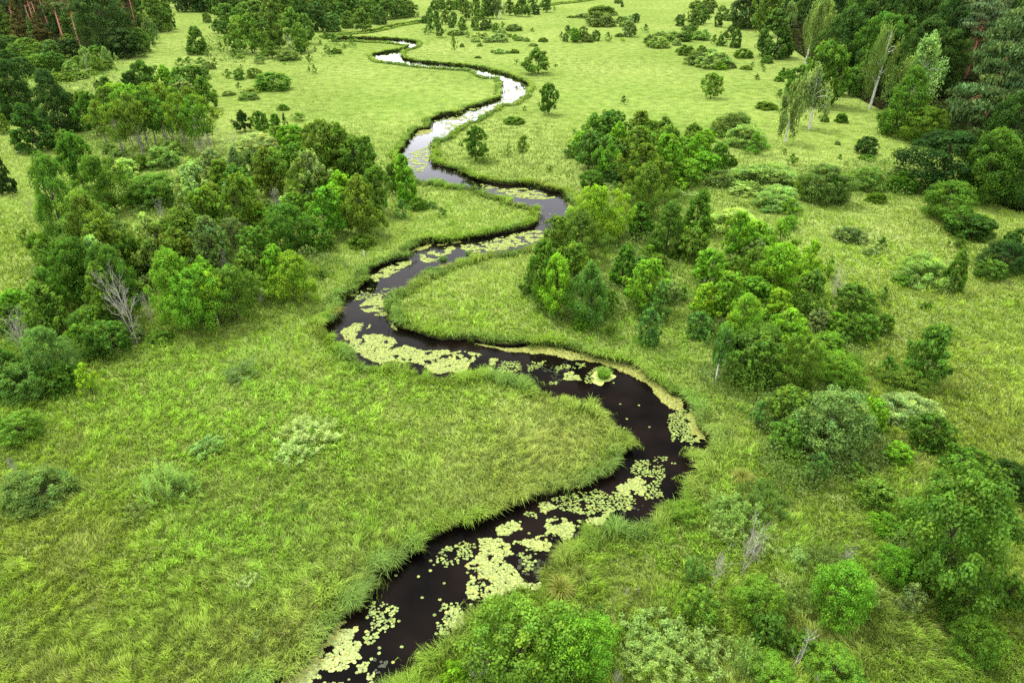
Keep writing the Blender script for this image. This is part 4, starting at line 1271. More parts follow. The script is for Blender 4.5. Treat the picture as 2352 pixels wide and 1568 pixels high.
section(500, 280, 3.92, 'the left thicket', [
 ('d',175,385,270,110,'x'),('d',85,310,210,60,'x'),('d',290,345,180,70,'x'),('d',235,370,190,70,'x'),('d',12,390,200,50,'x'),
 ('w',500,380,220,400,'pg','wide pale willow behind the left thicket'),('b',340,620,290,210,'bw'),('a',370,170,180,130,'db'),('a',525,195,200,120,'dm'),('a',660,155,140,110,'dm'),('y',760,155,155,45,'dk'),
 ('a',700,310,170,180,'br'),('r',830,340,220,240,'br'),('r',860,605,310,250,'dm','dark hollow-sided bushy tree behind the left thicket'),('a',760,545,180,160,'br'),('a',590,800,420,250,'ol'),
 ('a',1150,650,510,340,'ol','tall olive leafy tree, left one of the pair topping the left thicket','the taller olive pair'),('a',1290,670,490,300,'ol'),('a',1430,690,420,290,'mid'),
 ('a',1530,560,300,170,'dm'),('a',1000,490,330,210,'mid'),('a',1050,900,330,300,'ol'),('a',1300,910,320,240,'yl'),('y',870,710,130,170,'br'),
 ('d',705,1000,320,180,'x','bare dead tree with fine side twigs amid the left thicket','the fine-twigged dead tree'),('w',820,890,150,220,'pg'),
 ('a',1630,970,400,270,'dm','dark leafy tree with a bare pale trunk near the narrow grass point','the dark tree by the point'),
 ('d',1655,985,85,50,'x','short leaning white snag at the foot of the thicket'),
 ('c',1930,855,400,210,'br','bright dark-sided cone tree beside the river, end of the left thicket','the riverside cone tree'),('a',1790,770,260,130,'mid'),('y',1890,995,170,130,'bl'),
 ('w',2040,925,150,170,'mid','green bush just behind the riverside cone tree, on the grass point'),('w',2170,905,90,100,'gy'),('y',2270,985,90,85,'bl'),
 ('a',1160,1170,410,270,'br'),('a',1490,1190,520,300,'ol','tall dense olive tree at the corner of the left thicket','the dense corner tree'),('w',1490,1295,160,230,'mid'),('a',1250,1010,310,250,'yl'),
 ('r',800,1345,440,360,'dm','big dark dome-headed tree at the front of the left thicket','the dome-headed tree'),('r',1060,1325,250,270,'mid'),('a',540,1140,230,210,'br'),('y',430,1010,140,170,'br'),
 ('a',330,870,340,290,'dm'),('d',240,930,290,140,'x','spiky bare conifer skeleton in the left thicket'),('a',100,1010,310,230,'ol'),
 ('d',300,1310,300,150,'x'),('t',310,1310,300,180,'bw'),('d',410,1210,220,170,'x','fan-shaped dead tree in the left thicket, right of the pale thin-leaved one'),('d',195,1565,270,180,'x','dead tree behind the bright front trees of the left thicket'),
 ('y',740,1610,270,160,'br'),('y',1110,1565,80,120,'dm'),('a',470,1420,300,230,'mid'),('a',640,1540,260,200,'mid'),('w',560,1300,150,220,'ol'),
 ('a',180,780,300,220,'ol'),('a',60,620,260,200,'bw'),('w',600,960,150,200,'gd'),('a',440,640,260,200,'gd'),('a',880,1010,230,180,'mid'),
])
section(0, 400, 3.92, 'the left wood', [
 ('a',505,830,780,290,'dm','tall thin dark tree standing alone by the left meadow','the tall thin tree'),('w',350,825,180,210,'mid'),('d',330,560,260,60,'x'),('w',620,800,160,190,'dm'),
 ('a',900,1085,700,390,'ol','leaning leafy tree with a dark bare lower trunk','the leaning tree'),
 ('a',1040,480,490,350,'mid'),
 ('w',1450,440,370,520,'bl','largest willow dome of the left wood, round and blue-green','the largest willow dome'),
 ('r',1830,330,200,210,'br'),('a',2000,430,210,250,'ol'),('w',1830,550,180,190,'pg'),('w',1700,560,190,170,'bw'),
 ('y',1160,700,110,110,'dm'),('r',1480,750,160,220,'mid'),('w',1310,690,100,150,'dm','small dark bush in the sunny gap of the left wood'),
 ('a',1640,890,310,290,'mid'),('a',1830,880,340,310,'mid'),('a',2000,940,310,310,'mid'),
 ('a',1200,1020,340,390,'ol'),('a',1000,970,270,270,'mid'),('a',1400,1090,340,290,'mid'),('a',690,1390,580,390,'dm','deep green tree with a bare trunk behind the big dead tree'),
 ('w',470,1220,110,190,'dm'),('r',110,1430,200,240,'br'),('a',410,1650,450,340,'mid'),('y',240,770,130,120,'mid'),('r',860,1240,200,260,'ol'),
 ('a',1560,1130,220,220,'dm'),('r',1260,1330,190,230,'ol'),('a',720,760,330,260,'ol'),('a',860,640,300,280,'dm'),('r',880,780,180,200,'mid'),
 ('r',560,1300,190,230,'ol'),('r',300,1480,180,260,'mid'),('a',90,1640,260,240,'dm'),
])
section(0, 550, 2.8, 'the front of the left wood', [
 ('d',935,815,510,300,'x','biggest dead tree: bare grey stems fanning above the left wood','the biggest dead tree'),
 ('d',1042,690,240,60,'x','straight dead pole right of the biggest dead tree'),
 ('a',1180,735,490,270,'br','bright leafy tree just right of the biggest dead tree','the brightest front tree'),('a',1345,745,390,280,'br','paler bright tree with forked trunk at the front of the left wood','the fork-trunked tree'),
 ('a',1400,620,340,220,'yl'),('a',1590,665,330,250,'mid'),('t',1500,695,360,140,'yl','thin tree with a straight pale trunk at the front of the left wood'),
 ('a',1990,545,320,280,'yl','sunlit yellow-green tree nearest the river bend in the left wood','the sunlit corner tree'),('a',1890,495,300,160,'br'),('a',1720,505,300,200,'mid'),
 ('d',1535,365,190,110,'x','small dead tree above the fork-trunked tree'),('d',1785,545,110,100,'x'),('w',1080,830,110,180,'mid'),
 ('r',80,585,120,170,'br'),('r',625,785,220,260,'mid'),('y',520,865,170,140,'br'),('r',720,905,230,230,'dm'),('a',640,935,200,130,'dm'),('w',860,825,160,190,'bw'),
 ('d',185,905,330,130,'x','dead tree sinking into the left edge bushes'),('d',525,1045,190,110,'x','dead twiggy tree above the yellowish bush'),
 ('r',325,1130,390,250,'bl','bluish leafy tree towering over the left front corner','the bluish corner tree'),('r',125,1235,270,290,'bl'),('r',25,1190,310,200,'dm'),('r',400,1165,210,210,'dm'),
 ('y',598,1175,210,140,'yl','yellowish bush standing alone before the left wood','the yellowish bush'),('w',770,920,70,120,'mid'),
 ('r',120,1505,200,250,'mid','green bush at the left edge, in the open meadow'),('w',40,1450,150,160,'dm'),
 ('l',1650,1085,150,240,'bw','sparse silvery willow patch in the meadow below the left wood'),('l',2100,1545,190,340,'pg','largest pale low willow patch, middle of the left meadow'),
 ('l',1960,1470,90,140,'pg'),('l',2220,1490,110,150,'pg'),
 ('w',1395,1580,120,220,'gy','small grey-green shrub alone in the left meadow'),
])
section(0, 1107, 2.8, 'the left meadow', [
 ('w',190,420,300,430,'gd','grey-green willow dome at the left edge of the meadow','the left-edge willow dome'),('d',135,165,150,100,'x','dead twig above the left-edge willow dome'),
 ('l',1080,350,290,280,'gy','loose grey willow scrub in the middle of the left meadow','the loose grey scrub'),('l',940,460,120,200,'gd'),('l',1240,320,200,200,'gy'),('l',2045,430,100,100,'bl'),('l',1700,925,90,140,'pg'),('l',1575,950,45,110,'pg'),('l',1750,1290,70,90,'pg'),
 ('l',2000,40,90,260,'pg'),
])
section(1280, 520, 3.92, 'the grove inside the bend', [
 ('a',320,1010,520,350,'yl','yellowish leafy tree with a visible trunk at the front of the inner-bend grove','the yellowish grove tree'),
 ('a',180,910,570,270,'dm'),('a',470,710,370,290,'mid'),('a',560,490,450,390,'mid','broad tree right beside the river at the top of the inner-bend grove'),('a',320,400,320,240,'mid'),
 ('a',640,1130,570,350,'bl','bluish leafy tree at the right of the inner-bend grove','the bluish grove tree'),('a',800,1010,240,140,'dm'),('w',560,1140,170,170,'br'),('a',70,800,200,170,'dm'),('l',130,700,120,160,'pg'),
 ('c',950,710,350,240,'dm','small dark cone-shaped tree alone right of the inner-bend grove','the small dark cone tree'),('y',1200,460,140,160,'br'),('r',1150,570,140,190,'bl'),('r',1290,580,160,160,'mid'),
 ('a',1180,960,440,310,'yl','glowing yellow-green tree in the middle of the tall grass','the glowing yellow-green tree'),('a',1300,1050,340,190,'bl'),('r',1200,1290,340,190,'bl','bluish bush at the river side of the tall grass'),('r',1400,870,200,190,'bw'),
 ('y',1530,840,130,120,'mid'),('l',820,1185,120,120,'mid'),('d',1488,500,70,20,'x'),('d',1445,545,50,30,'x'),
])
section(1280, 260, 3.92, 'the right grove', [
 ('a',755,1315,480,390,'yl','round-headed olive tree with a short dark trunk by the river','the round-headed olive tree'),
 ('c',1120,1280,310,280,'dm'),('c',1380,1450,450,350,'dm','sharp-tipped cone tree in the middle of the right grove','the sharp-tipped cone tree'),('a',1400,1080,130,130,'br'),('c',1660,1260,390,270,'dm'),
 ('r',1620,1510,330,270,'mid','smooth round tree below the sharp-tipped cone tree'),('a',1200,1110,490,350,'ol'),('a',1130,910,470,330,'ol','tallest olive tree between the island grove and the river','the tallest olive tree'),('a',1300,840,280,220,'ol'),
 ('d',1470,345,120,35,'x','thin dead pole at the back of the island grove'),('d',895,610,150,25,'x'),
])
section(1280, 260, 3.92, 'the island grove', [
 ('r',560,510,240,230,'br'),('a',620,620,340,250,'bl'),('a',680,390,280,220,'mid'),('r',850,370,310,270,'dm','dark rounded tree at the back of the island grove, highest there','the highest island tree'),
 ('a',1100,310,230,170,'ol'),('a',1340,350,220,170,'mid'),('a',1210,340,180,130,'ol'),('a',1610,350,170,170,'mid'),('r',1090,490,270,240,'ol'),
 ('a',780,670,330,250,'bl'),('a',950,630,280,200,'ol'),('y',425,490,110,110,'bl','small bluish tree at the river-side tip of the island grove'),('r',900,740,180,210,'bl'),
 ('r',645,800,180,190,'dm','dark bush in front of the island grove, nearest the river'),('a',1330,550,260,220,'ol'),('r',1500,530,210,210,'br'),('r',1620,490,170,190,'br'),
 ('r',1730,700,240,240,'br','bright ball-shaped tree at the far right front of the island grove','the bright ball tree'),('r',1530,780,250,290,'br','bright broad bush at the front of the island grove','the bright broad bush'),('r',1720,440,200,190,'br'),
 ('r',1870,610,240,150,'mid'),('w',1965,580,130,140,'dm'),('y',1500,810,110,160,'yl','yellow wispy tree in front of the bright broad bush'),('y',870,815,90,90,'bl'),('y',750,795,70,80,'mid'),
 ('r',760,330,220,200,'br'),('r',1180,430,200,200,'mid'),('r',1420,440,190,190,'mid'),
 ('w',2015,310,270,420,'gd','dark grey willow dome, upper one of the pair above the island grove','the upper paired willow'),('w',2140,410,250,370,'gy','olive willow dome, lower one of the pair above the island grove','the lower paired willow'),
 ('y',2225,465,200,160,'br','small bright tree leaning on the lower paired willow'),
 ('w',1880,780,190,230,'gd'),('w',2100,870,90,260,'pg'),('w',2030,1240,280,460,'pg','wide pale willow stretching along the back of the right grove','the wide pale willow'),('w',2270,1380,260,300,'pg'),
 ('l',1480,870,80,180,'pg'),('l',1620,900,90,200,'pg'),('r',2250,1560,260,250,'gd'),
])
section(1680, 620, 3.92, 'the right thicket', [
 ('r',225,295,300,280,'br','bright round tree at the river side of the right thicket top','the bright top tree'),('a',450,260,210,180,'mid'),('a',390,490,280,200,'mid'),
 ('a',170,620,290,220,'yl','yellowish tree at the river side of the right thicket','the yellowish thicket tree'),('r',630,530,280,300,'br','brightest rounded crown in the upper right thicket','the brightest thicket crown'),('y',440,570,170,150,'br'),
 ('r',120,830,250,210,'bl','bluish bush beside the white-trunked birch'),('a',930,420,450,420,'yl','spreading yellow-green tree on a bare dark trunk in the right thicket','the spreading tree'),('y',740,340,150,140,'mid'),
 ('a',1150,630,420,290,'mid'),('a',870,660,280,200,'yl'),('a',530,770,290,270,'yl'),('a',700,690,180,130,'mid'),('r',950,790,220,260,'br'),
 ('d',1380,550,440,130,'x','bleached dead tree standing at the back of the right thicket','the bleached dead tree'),('y',1360,260,190,90,'mid'),('r',1600,630,310,270,'mid'),('y',1740,570,160,170,'mid'),('y',1870,480,150,80,'dm'),
 ('r',1250,750,210,180,'bw'),('r',1430,770,180,210,'br'),('r',1660,880,290,290,'dm','dark bush on the meadow side of the right thicket','the meadow-side bush'),('r',1880,790,200,160,'dm'),('r',1500,880,160,170,'mid'),
 ('r',700,1010,300,440,'mid','wide leafy dome at the heart of the right thicket','the wide leafy dome'),('r',740,1290,420,340,'dm','deep green bush at the front foot of the right thicket'),('a',1000,920,200,230,'br'),
 ('r',1340,1000,220,290,'br'),('a',1080,1330,470,350,'ol','olive tree mid-front of the right thicket','the olive front tree'),('r',1480,1310,310,410,'br','broad bright bush at the front right of the right thicket'),('y',1440,1090,150,170,'br'),
 ('r',520,1270,300,270,'mid'),('r',430,1050,250,190,'dk'),
 ('W',262,1240,490,190,'bl','slim birch with a bright white trunk by the river','the white-trunked birch'),
 ('d',1370,1490,210,160,'x','dead forked branches rising below the right thicket'),('d',205,335,110,70,'x'),('d',145,335,110,60,'x'),
 ('w',270,620,120,120,'yl'),
])
section(1660, 550, 2.8, 'the right meadow', [
 ('w',1170,125,110,210,'gd','lone dark willow dome in the flowery right meadow','the lone dark willow'),('w',1695,440,240,350,'gy','large grey willow dome in the right meadow','the large grey willow'),
 ('c',1900,465,260,150,'dm','dark small tree pressed against the large grey willow'),('r',2130,385,140,160,'dm'),('r',2250,350,210,260,'db'),('y',1905,160,90,85,'dm'),('r',2020,110,160,220,'dk'),('r',1890,60,100,120,'dk'),
 ('w',1690,585,65,70,'mid'),('y',1840,805,115,95,'mid','small round bush alone in the right meadow'),('r',2330,250,200,200,'dk'),
 ('w',1580,1390,230,400,'pg','palest silvery willow dome, below the right thicket','the silvery willow'),('r',1740,1570,250,240,'dm'),('r',1330,1430,230,160,'yl'),('r',1300,1310,130,140,'mid'),
 ('r',1060,1620,430,440,'gd','big dull grey-green tree mass below the right thicket','the dull grey-green mass'),('r',760,1440,300,240,'mid'),('r',745,1575,230,210,'mid'),('y',540,1385,170,115,'bl'),('w',1520,1600,80,130,'br'),
 ('a',1690,1105,360,230,'dm','slim dark tree right of the thicket with drooping tiers','the tiered dark tree'),('r',1560,1165,150,270,'ol'),('y',1410,1065,160,130,'dm'),
 ('l',430,1290,70,110,'bl'),('y',1380,180,90,60,'dm'),('w',1310,215,50,100,'gd'),('w',1550,430,90,150,'mid'),
])
section(1660, 1107, 2.8, 'the lower right scrub', [
 ('y',945,220,200,150,'bl','bluish small tree in the tall grass right of the big bend'),('y',1200,160,90,100,'mid'),('r',1510,90,140,160,'br'),('r',1960,190,220,230,'dm'),('r',2040,250,160,180,'mid'),
 ('w',2270,350,290,350,'db','dark blue-green willow cut by the right edge','the dark edge willow'),
 ('a',1880,960,760,560,'dm','largest tree of the lower right scrub, dark olive and spreading','the largest scrub tree'),('r',1350,395,190,210,'mid'),('w',1440,565,130,240,'br','bright bush tucked against the largest scrub tree'),
 ('w',2210,440,150,150,'ol'),('r',2280,610,160,160,'mid'),('r',1520,930,250,260,'br','bright green bush left of the foot of the largest scrub tree'),('r',2000,1210,350,340,'dm','dark round bush at the foot of the largest scrub tree'),
 ('r',2290,1080,210,190,'dm'),('r',2060,1470,290,260,'mid','round green bush in the right bottom corner'),('r',1140,1190,390,330,'br','vivid yellow-green ball bush in the lower right scrub','the vivid ball bush'),
 ('r',550,1180,290,270,'mid'),('r',620,1350,220,190,'dm'),('r',150,1190,240,210,'mid'),('y',1600,1100,190,170,'bw'),
 ('l',590,460,240,300,'bl','dense blue-green willow scrub, upright, beside the tall grass'),('l',400,570,260,360,'gy'),('l',1050,870,240,270,'gd'),('l',830,790,130,200,'gy'),('l',850,1130,210,240,'gd'),
 ('l',150,1480,240,390,'gy','wide pale leafy scrub at the bottom edge'),('l',480,1550,280,230,'gy'),('r',1090,1590,190,320,'mid'),('l',740,960,120,200,'pg'),('l',1290,1070,200,170,'pg'),('l',100,900,190,200,'bl'),('l',30,500,160,220,'mid'),
 ('l',300,640,160,240,'gy'),('l',560,700,150,260,'gy'),('l',1250,830,120,160,'yl'),('r',830,1400,150,180,'dm'),('r',640,1590,160,260,'br'),
 ('d',755,1520,340,170,'x','white forked dead tree at the bottom of the lower right scrub','the white forked dead tree'),('d',205,970,330,140,'x','crooked bleached dead bush in the pale scrub','the crooked dead bush'),('d',425,850,380,150,'x','dead bush with two bare stems beside the blue-green scrub'),
 ('d',1115,810,200,110,'x','grey dead twigs in the middle of the lower right scrub'),('d',275,790,90,90,'x'),('d',930,1575,60,40,'x'),
])
section(830, 1107, 2.8, 'the bottom edge', [
 ('r',1230,1700,590,640,'mid','big leafy tree seen from above at the bottom edge','the big bottom tree'),('r',1600,1680,470,440,'br','bright crown joined to the big bottom tree'),('y',1810,1340,190,190,'br','small leafy bush right of the big bottom tree'),
 ('d',945,1620,260,150,'x','bare bleached twigs at the bottom edge, in front of the big bottom tree'),('d',1130,1640,110,120,'x'),('d',1900,1600,120,80,'x','white dead fork at the bottom edge right of the big bottom tree'),
 ('l',2120,1320,170,400,'gy'),('l',2190,1520,170,360,'gy'),('l',1780,1105,70,80,'bl'),('l',2020,1500,160,240,'gy'),('d',2025,965,70,50,'x'),('w',780,1600,160,200,'yl'),
])
section(380, 0, 3.36, 'the far wood', [
 ('r',418,192,80,56,'mid','lone pale bush on the far meadow path'),
 ('c',322,455,205,168,'dm','lone dark cone-shaped tree on the far left meadow','the lone cone tree'),
 ('a',500,275,100,75,'dm'),('a',560,305,115,85,'dm'),('a',500,145,145,75,'mid'),('a',580,235,180,150,'mid'),('a',640,425,195,115,'ol'),('a',770,445,285,185,'mid'),('a',690,305,150,125,'yl'),
 ('a',890,405,205,145,'dm'),('a',740,255,205,165,'mid'),('a',850,265,225,165,'ol'),('a',960,285,265,165,'ol'),('a',1010,405,175,95,'ol'),('a',950,485,135,125,'mid'),('a',1180,425,205,125,'mid'),('a',1230,365,215,125,'dm'),
 ('a',1110,325,225,155,'mid'),('a',1180,445,115,105,'mid'),('r',1320,265,215,145,'dk'),('r',1450,265,145,135,'bl'),('r',1570,235,130,110,'mid'),('a',1690,265,165,145,'mid'),('r',1500,205,170,130,'dm'),('r',1600,190,200,140,'dm'),
 ('r',1730,195,185,155,'mid'),('r',1830,205,135,105,'mid'),('r',1900,165,155,135,'dm'),('r',2000,155,145,135,'mid'),('r',2080,145,125,125,'mid'),
 ('w',1090,505,95,185,'gd'),('w',690,485,48,72,'gy'),('y',530,425,72,46,'dm'),('y',640,475,65,60,'dm'),('y',850,525,72,100,'mid'),('y',455,417,32,26,'dk'),
 ('y',1258,525,75,42,'mid'),('y',1300,605,65,36,'dm','tiny upright tree, lowest of a few on the far left meadow'),('y',1255,590,42,24,'dm'),('y',1310,428,38,36,'dm'),('y',1460,362,72,62,'dm'),('y',1390,322,58,46,'dm'),('y',1610,367,78,42,'mid'),('y',1545,402,42,30,'dm'),
 ('y',1400,437,62,52,'mid'),('w',1470,447,52,112,'mid'),('y',1350,377,42,32,'mid'),
 ('y',200,542,62,72,'mid'),('y',275,522,52,72,'mid'),('y',370,562,82,92,'mid'),('y',430,487,75,42,'gd'),('w',450,572,72,82,'gd'),('y',485,532,52,42,'dm'),('w',270,560,35,110,'pg'),
 ('y',590,645,72,64,'ol','flat-topped little tree on the far left meadow'),('r',680,658,88,88,'mid','round little bush right of the flat-topped tree'),('r',810,645,78,104,'ol','wider little bush beyond the flat-topped tree'),('y',700,562,32,30,'mid'),('r',395,625,72,72,'dm'),
 ('d',1100,440,150,30,'x'),('d',1125,430,100,22,'x'),
])
section(1020, 0, 5.88, 'the far tree belt', [
 ('B',1165,278,300,150,'bw','pale birch with a bare white trunk in the far tree belt','the far white birch'),('a',1080,275,300,160,'dm'),('r',890,292,150,125,'mid'),('a',980,275,295,150,'mid'),('a',830,265,265,130,'ol'),('a',700,295,245,130,'ol'),
 ('r',240,155,135,110,'dm'),('a',330,165,175,130,'mid'),('a',460,175,155,130,'mid'),('r',560,145,165,130,'br'),('a',650,205,215,130,'ol'),('a',1310,225,205,130,'ol'),('a',1420,235,145,90,'ol'),('a',1500,245,265,170,'dm'),
 ('a',1640,135,155,110,'dm'),('r',1690,218,135,130,'dk'),('a',1840,183,195,130,'dm','dark tree at the end of the far tree belt'),('y',1600,243,92,65,'mid'),
 ('r',100,343,105,90,'dm'),('a',190,475,320,110,'mid'),('a',290,440,245,110,'dm'),('a',390,355,195,110,'ol'),('y',130,503,115,90,'dm'),('a',300,545,185,110,'mid'),('a',510,375,175,110,'dm'),('r',480,405,92,85,'dm'),
 ('a',640,475,205,130,'mid'),('w',545,515,92,240,'gd'),('y',710,545,85,62,'mid'),
 ('r',820,405,145,110,'mid'),('r',960,445,145,110,'dk'),('c',1035,425,125,58,'dm'),('r',1110,465,125,90,'mid'),('y',1220,405,85,62,'mid'),('w',860,445,60,130,'gd'),
 ('w',1380,453,115,240,'gd','dark willow dome at the right of the far tree belt'),('w',900,563,112,230,'pg'),('w',1200,505,105,155,'pg'),('w',1170,613,145,245,'pg'),('w',1010,618,92,155,'pg'),('w',830,613,82,150,'pg'),('w',1300,543,72,130,'gy'),
 ('w',1400,568,82,90,'yl'),('w',1450,593,82,145,'gy'),('w',1560,603,72,105,'gy'),('w',1800,608,72,140,'ol','lone brownish willow dome on the far meadow'),('w',1655,673,62,130,'gy','low willow dome nearest the small ragged tree'),('w',890,673,62,92,'gy'),
 ('w',635,683,62,72,'gd'),('w',1075,763,52,72,'gy'),('w',1170,783,92,155,'pg'),('w',1290,773,52,82,'gy'),('w',1390,773,72,130,'ol'),('w',860,843,42,92,'gd'),
 ('y',520,755,270,78,'mid','narrow upright tree beside the far river loop','the narrow upright tree'),('y',1645,462,52,62,'dm'),('y',1960,157,58,32,'dk'),('w',2200,263,38,112,'mid'),('w',2330,263,52,112,'gd'),
 ('y',2060,585,115,48,'dm'),('r',2120,605,115,75,'bl'),('t',2155,540,165,95,'dm','thin lollipop tree among bushes on the far meadow'),('a',2250,618,185,140,'br'),
])
section(830, 0, 2.8, 'the far meadow', [
 ('a',1355,510,155,170,'mid','small ragged tree alone on the far side of the river','the small ragged tree'),('a',1425,790,190,110,'dm','lone dark tree on the meadow right of the silver river','the lone meadow tree'),
 ('a',925,1108,210,130,'dm','small dark tree with a pale trunk inside the upper bend','the upper-bend tree'),('y',980,1118,110,80,'mid','little bush tucked beside the small dark tree in the upper bend'),('t',1248,1115,175,65,'mid','thin wispy tree inside the upper bend'),
 ('d',1180,735,110,35,'x','thin grey dead sapling at the river edge by the silver bend'),('w',1190,855,55,150,'dm','low dark bush beside the silver river'),('y',1940,718,58,40,'dm','tiny leaning sapling in the middle of the open meadow'),
 ('y',1262,760,32,25,'dm'),('y',1435,1172,36,34,'dm'),('y',1145,1075,90,35,'gy'),
])
section(0, 0, 2.8, 'the near left meadow', [
 ('r',1860,625,95,210,'mid','wide clump of bushes beside the small bog pool','the bog pool bush'),('y',1630,615,48,30,'dm'),('w',1700,690,55,130,'gd'),('w',1560,660,40,90,'gd'),('w',1935,758,48,72,'mid','lone little bush on the meadow below the bog pool'),('y',2040,830,52,85,'mid'),
])
section(1400, 0, 4.704, 'the willow meadow', [
 ('w',320,315,180,330,'gd','largest far willow dome, dark and broad','the largest far willow'),('w',320,190,140,330,'ol'),('w',110,215,65,160,'gy'),('w',540,275,95,125,'gd'),('w',620,275,105,145,'pg'),('r',710,265,100,92,'dk'),('w',600,320,90,135,'gy'),
 ('r',648,430,170,142,'gd','dark upright oval bush among the far willows','the dark oval bush'),('w',530,430,52,95,'gd'),('y',830,378,90,66,'mid','tiny tree right of the dark oval bush'),('l',565,490,68,72,'yl'),('y',400,485,105,76,'mid'),('r',120,475,155,100,'mid'),('r',20,485,135,92,'br'),('w',165,493,100,135,'gd'),('r',260,475,115,92,'mid'),
 ('c',562,86,52,38,'dk'),('r',520,45,50,90,'dm'),
 ('w',890,505,115,155,'gd'),('w',980,560,148,245,'gy','foremost willow dome of the far willow cluster'),('w',1000,415,62,135,'gy'),('w',1190,485,135,285,'gd'),('r',1310,485,125,102,'dm'),('w',1190,528,92,102,'pg'),('w',1470,470,140,215,'gy','smooth round willow dome right of the far willow cluster'),
 ('w',1300,645,135,205,'ol'),('w',1220,608,62,92,'ol'),('w',1480,640,125,130,'ol'),('w',1430,760,195,250,'gd'),('w',1620,798,240,380,'gy','largest willow dome of the meadow, near the right forest','the largest meadow willow'),('w',1695,808,108,132,'yl','small yellowish dome against the largest meadow willow'),('w',1810,790,82,122,'gd'),
 ('w',1955,675,130,205,'ol','olive willow dome between the largest meadow willow and the forest'),('w',1990,808,62,135,'ol'),('a',1590,1135,260,182,'mid','lone leafy tree in the middle of the right-hand meadow','the lone right meadow tree'),
 ('r',1225,305,125,112,'dm'),('y',1265,240,75,42,'dm'),('a',1380,285,155,135,'ol'),('r',1470,195,125,115,'dm'),('r',1560,165,78,97,'dk'),('a',1520,275,145,92,'dm'),('r',1450,295,98,82,'mid'),('a',1380,378,105,112,'dm'),('w',1300,355,68,105,'gd'),('r',1670,315,160,86,'dm'),
 ('w',1800,245,145,185,'gd'),('w',1930,335,135,225,'gd'),('c',1870,557,200,125,'dm','dark pointed tree in front of the right forest corner','the dark pointed tree'),('a',1810,460,140,130,'dm'),('y',1620,515,105,72,'dm'),('c',1690,535,120,82,'dm'),('y',1745,535,58,62,'dm'),
 ('w',1420,105,105,165,'ol'),('w',1580,95,82,165,'gd'),('w',1710,135,85,105,'gy'),('w',1560,60,90,160,'ol'),
 ('y',2110,922,52,42,'dm'),('y',2160,773,52,47,'dm'),('y',2185,828,62,37,'dm'),('y',2055,772,52,42,'dm'),('w',2230,735,102,135,'mid'),
])
section(1800, 0, 3.36, 'the right forest edge', [
 ('r',110,245,330,260,'db'),('a',250,305,340,190,'ol'),('c',330,485,350,270,'dm','broad cone-shaped tree at the corner of the right forest','the forest corner tree'),('b',420,225,195,115,'gy'),
 ('b',560,525,550,220,'gy','tallest birch of the three weeping ones on the forest edge','the tallest weeping birch'),('b',690,490,450,185,'gy'),('b',780,445,280,145,'bw','slim birch with the clearest trunk among the three weeping ones'),
 ('r',730,890,500,260,'dm','dark round-topped tree behind the twin meadow birches','the dark tree behind the twin birches'),('r',500,790,230,200,'dm'),
 ('B',390,1170,450,175,'gd','weeping birch with a bare white foot, left one of the twin meadow birches','the twin meadow birches'),('B',590,1065,460,230,'bw','pale white-trunked birch, right one of the twin meadow birches'),
 ('B',1085,895,620,220,'gd','birch with a slanting white trunk at the forest edge','the slanting birch'),('b',1400,920,560,350,'gy','broad birch with two heads at the forest edge','the two-headed birch'),('c',1390,1145,510,330,'dm','dark deciduous tree below the two-headed birch','the tree below the two-headed birch'),
 ('r',1540,1200,290,320,'ol','olive bush at the foot of the right pines','the olive forest bush'),
 ('q',1960,1190,1110,560,'pn','giant blue-grey pine on the right, foremost of the pines','the giant pine'),('q',2240,1010,1040,500,'pn','second giant pine, cut by the right edge'),
 ('p',1865,650,700,330,'pn','pine with the bright red double trunk in the right forest','the red-trunked pine'),('p',1700,620,640,340,'pn'),('p',2010,520,620,300,'pn'),
 ('w',860,1015,95,105,'dm','small dark bush in the glade before the slanting birch'),('w',720,1005,65,62,'mid'),('w',240,905,75,160,'ol','low olive dome left of the twin meadow birches'),('y',350,805,65,52,'dm'),('w',400,645,95,105,'dm'),('w',345,675,55,85,'mid'),('y',165,652,40,32,'dm'),
 ('a',900,600,470,300,'dk'),('a',1150,700,500,320,'dm'),('a',1280,790,470,320,'dk'),('a',1500,700,480,300,'dk'),('r',1650,800,500,300,'dk'),('a',1000,500,400,280,'dm'),('a',1180,480,380,280,'dk'),('r',1330,560,380,300,'dk'),('r',940,800,220,180,'dm'),
])
section(1660, 0, 2.8, 'the right forest front', [
 ('r',1830,1350,420,480,'db','big dark rounded tree, left one of the front row before the pines','the big dark front tree'),('r',2150,1430,490,350,'dm','big dark tree with a lit crown, right one of the front row before the pines'),('r',1850,1530,260,280,'dm','dark lower tree at the foot of the big dark front tree'),
 ('r',2310,1120,440,310,'dk','dark tree cut by the right edge below the pines'),('r',2320,1430,420,270,'dk'),('w',1540,1330,170,170,'dm'),('y',1900,1620,190,170,'dm'),('w',2070,1620,150,140,'mid'),
 ('w',620,1330,220,480,'gy','widest grey willow dome above the right thicket','the widest grey willow'),('w',680,1460,200,310,'gy'),('r',990,1405,260,290,'gd','dark round willow right of the widest grey one'),('r',1070,1395,190,150,'dm'),('y',850,1375,150,112,'mid'),
 ('w',1290,1315,185,270,'gd','willow dome standing apart in the right meadow near the dark front trees'),('w',1350,1395,85,125,'ol','small flat olive dome below a larger willow dome'),('r',1285,1065,118,132,'db','dark upright bush in the middle of the right glade'),('w',430,1325,62,185,'pg'),
 ('y',770,1135,75,62,'dm'),('y',715,1062,42,32,'dm'),('y',1095,1090,32,30,'dm'),('w',1280,1100,35,110,'dm'),('w',600,755,62,125,'ol'),('y',760,1475,105,92,'yl'),('r',750,1575,90,105,'br'),('w',1080,995,35,40,'gd'),
])
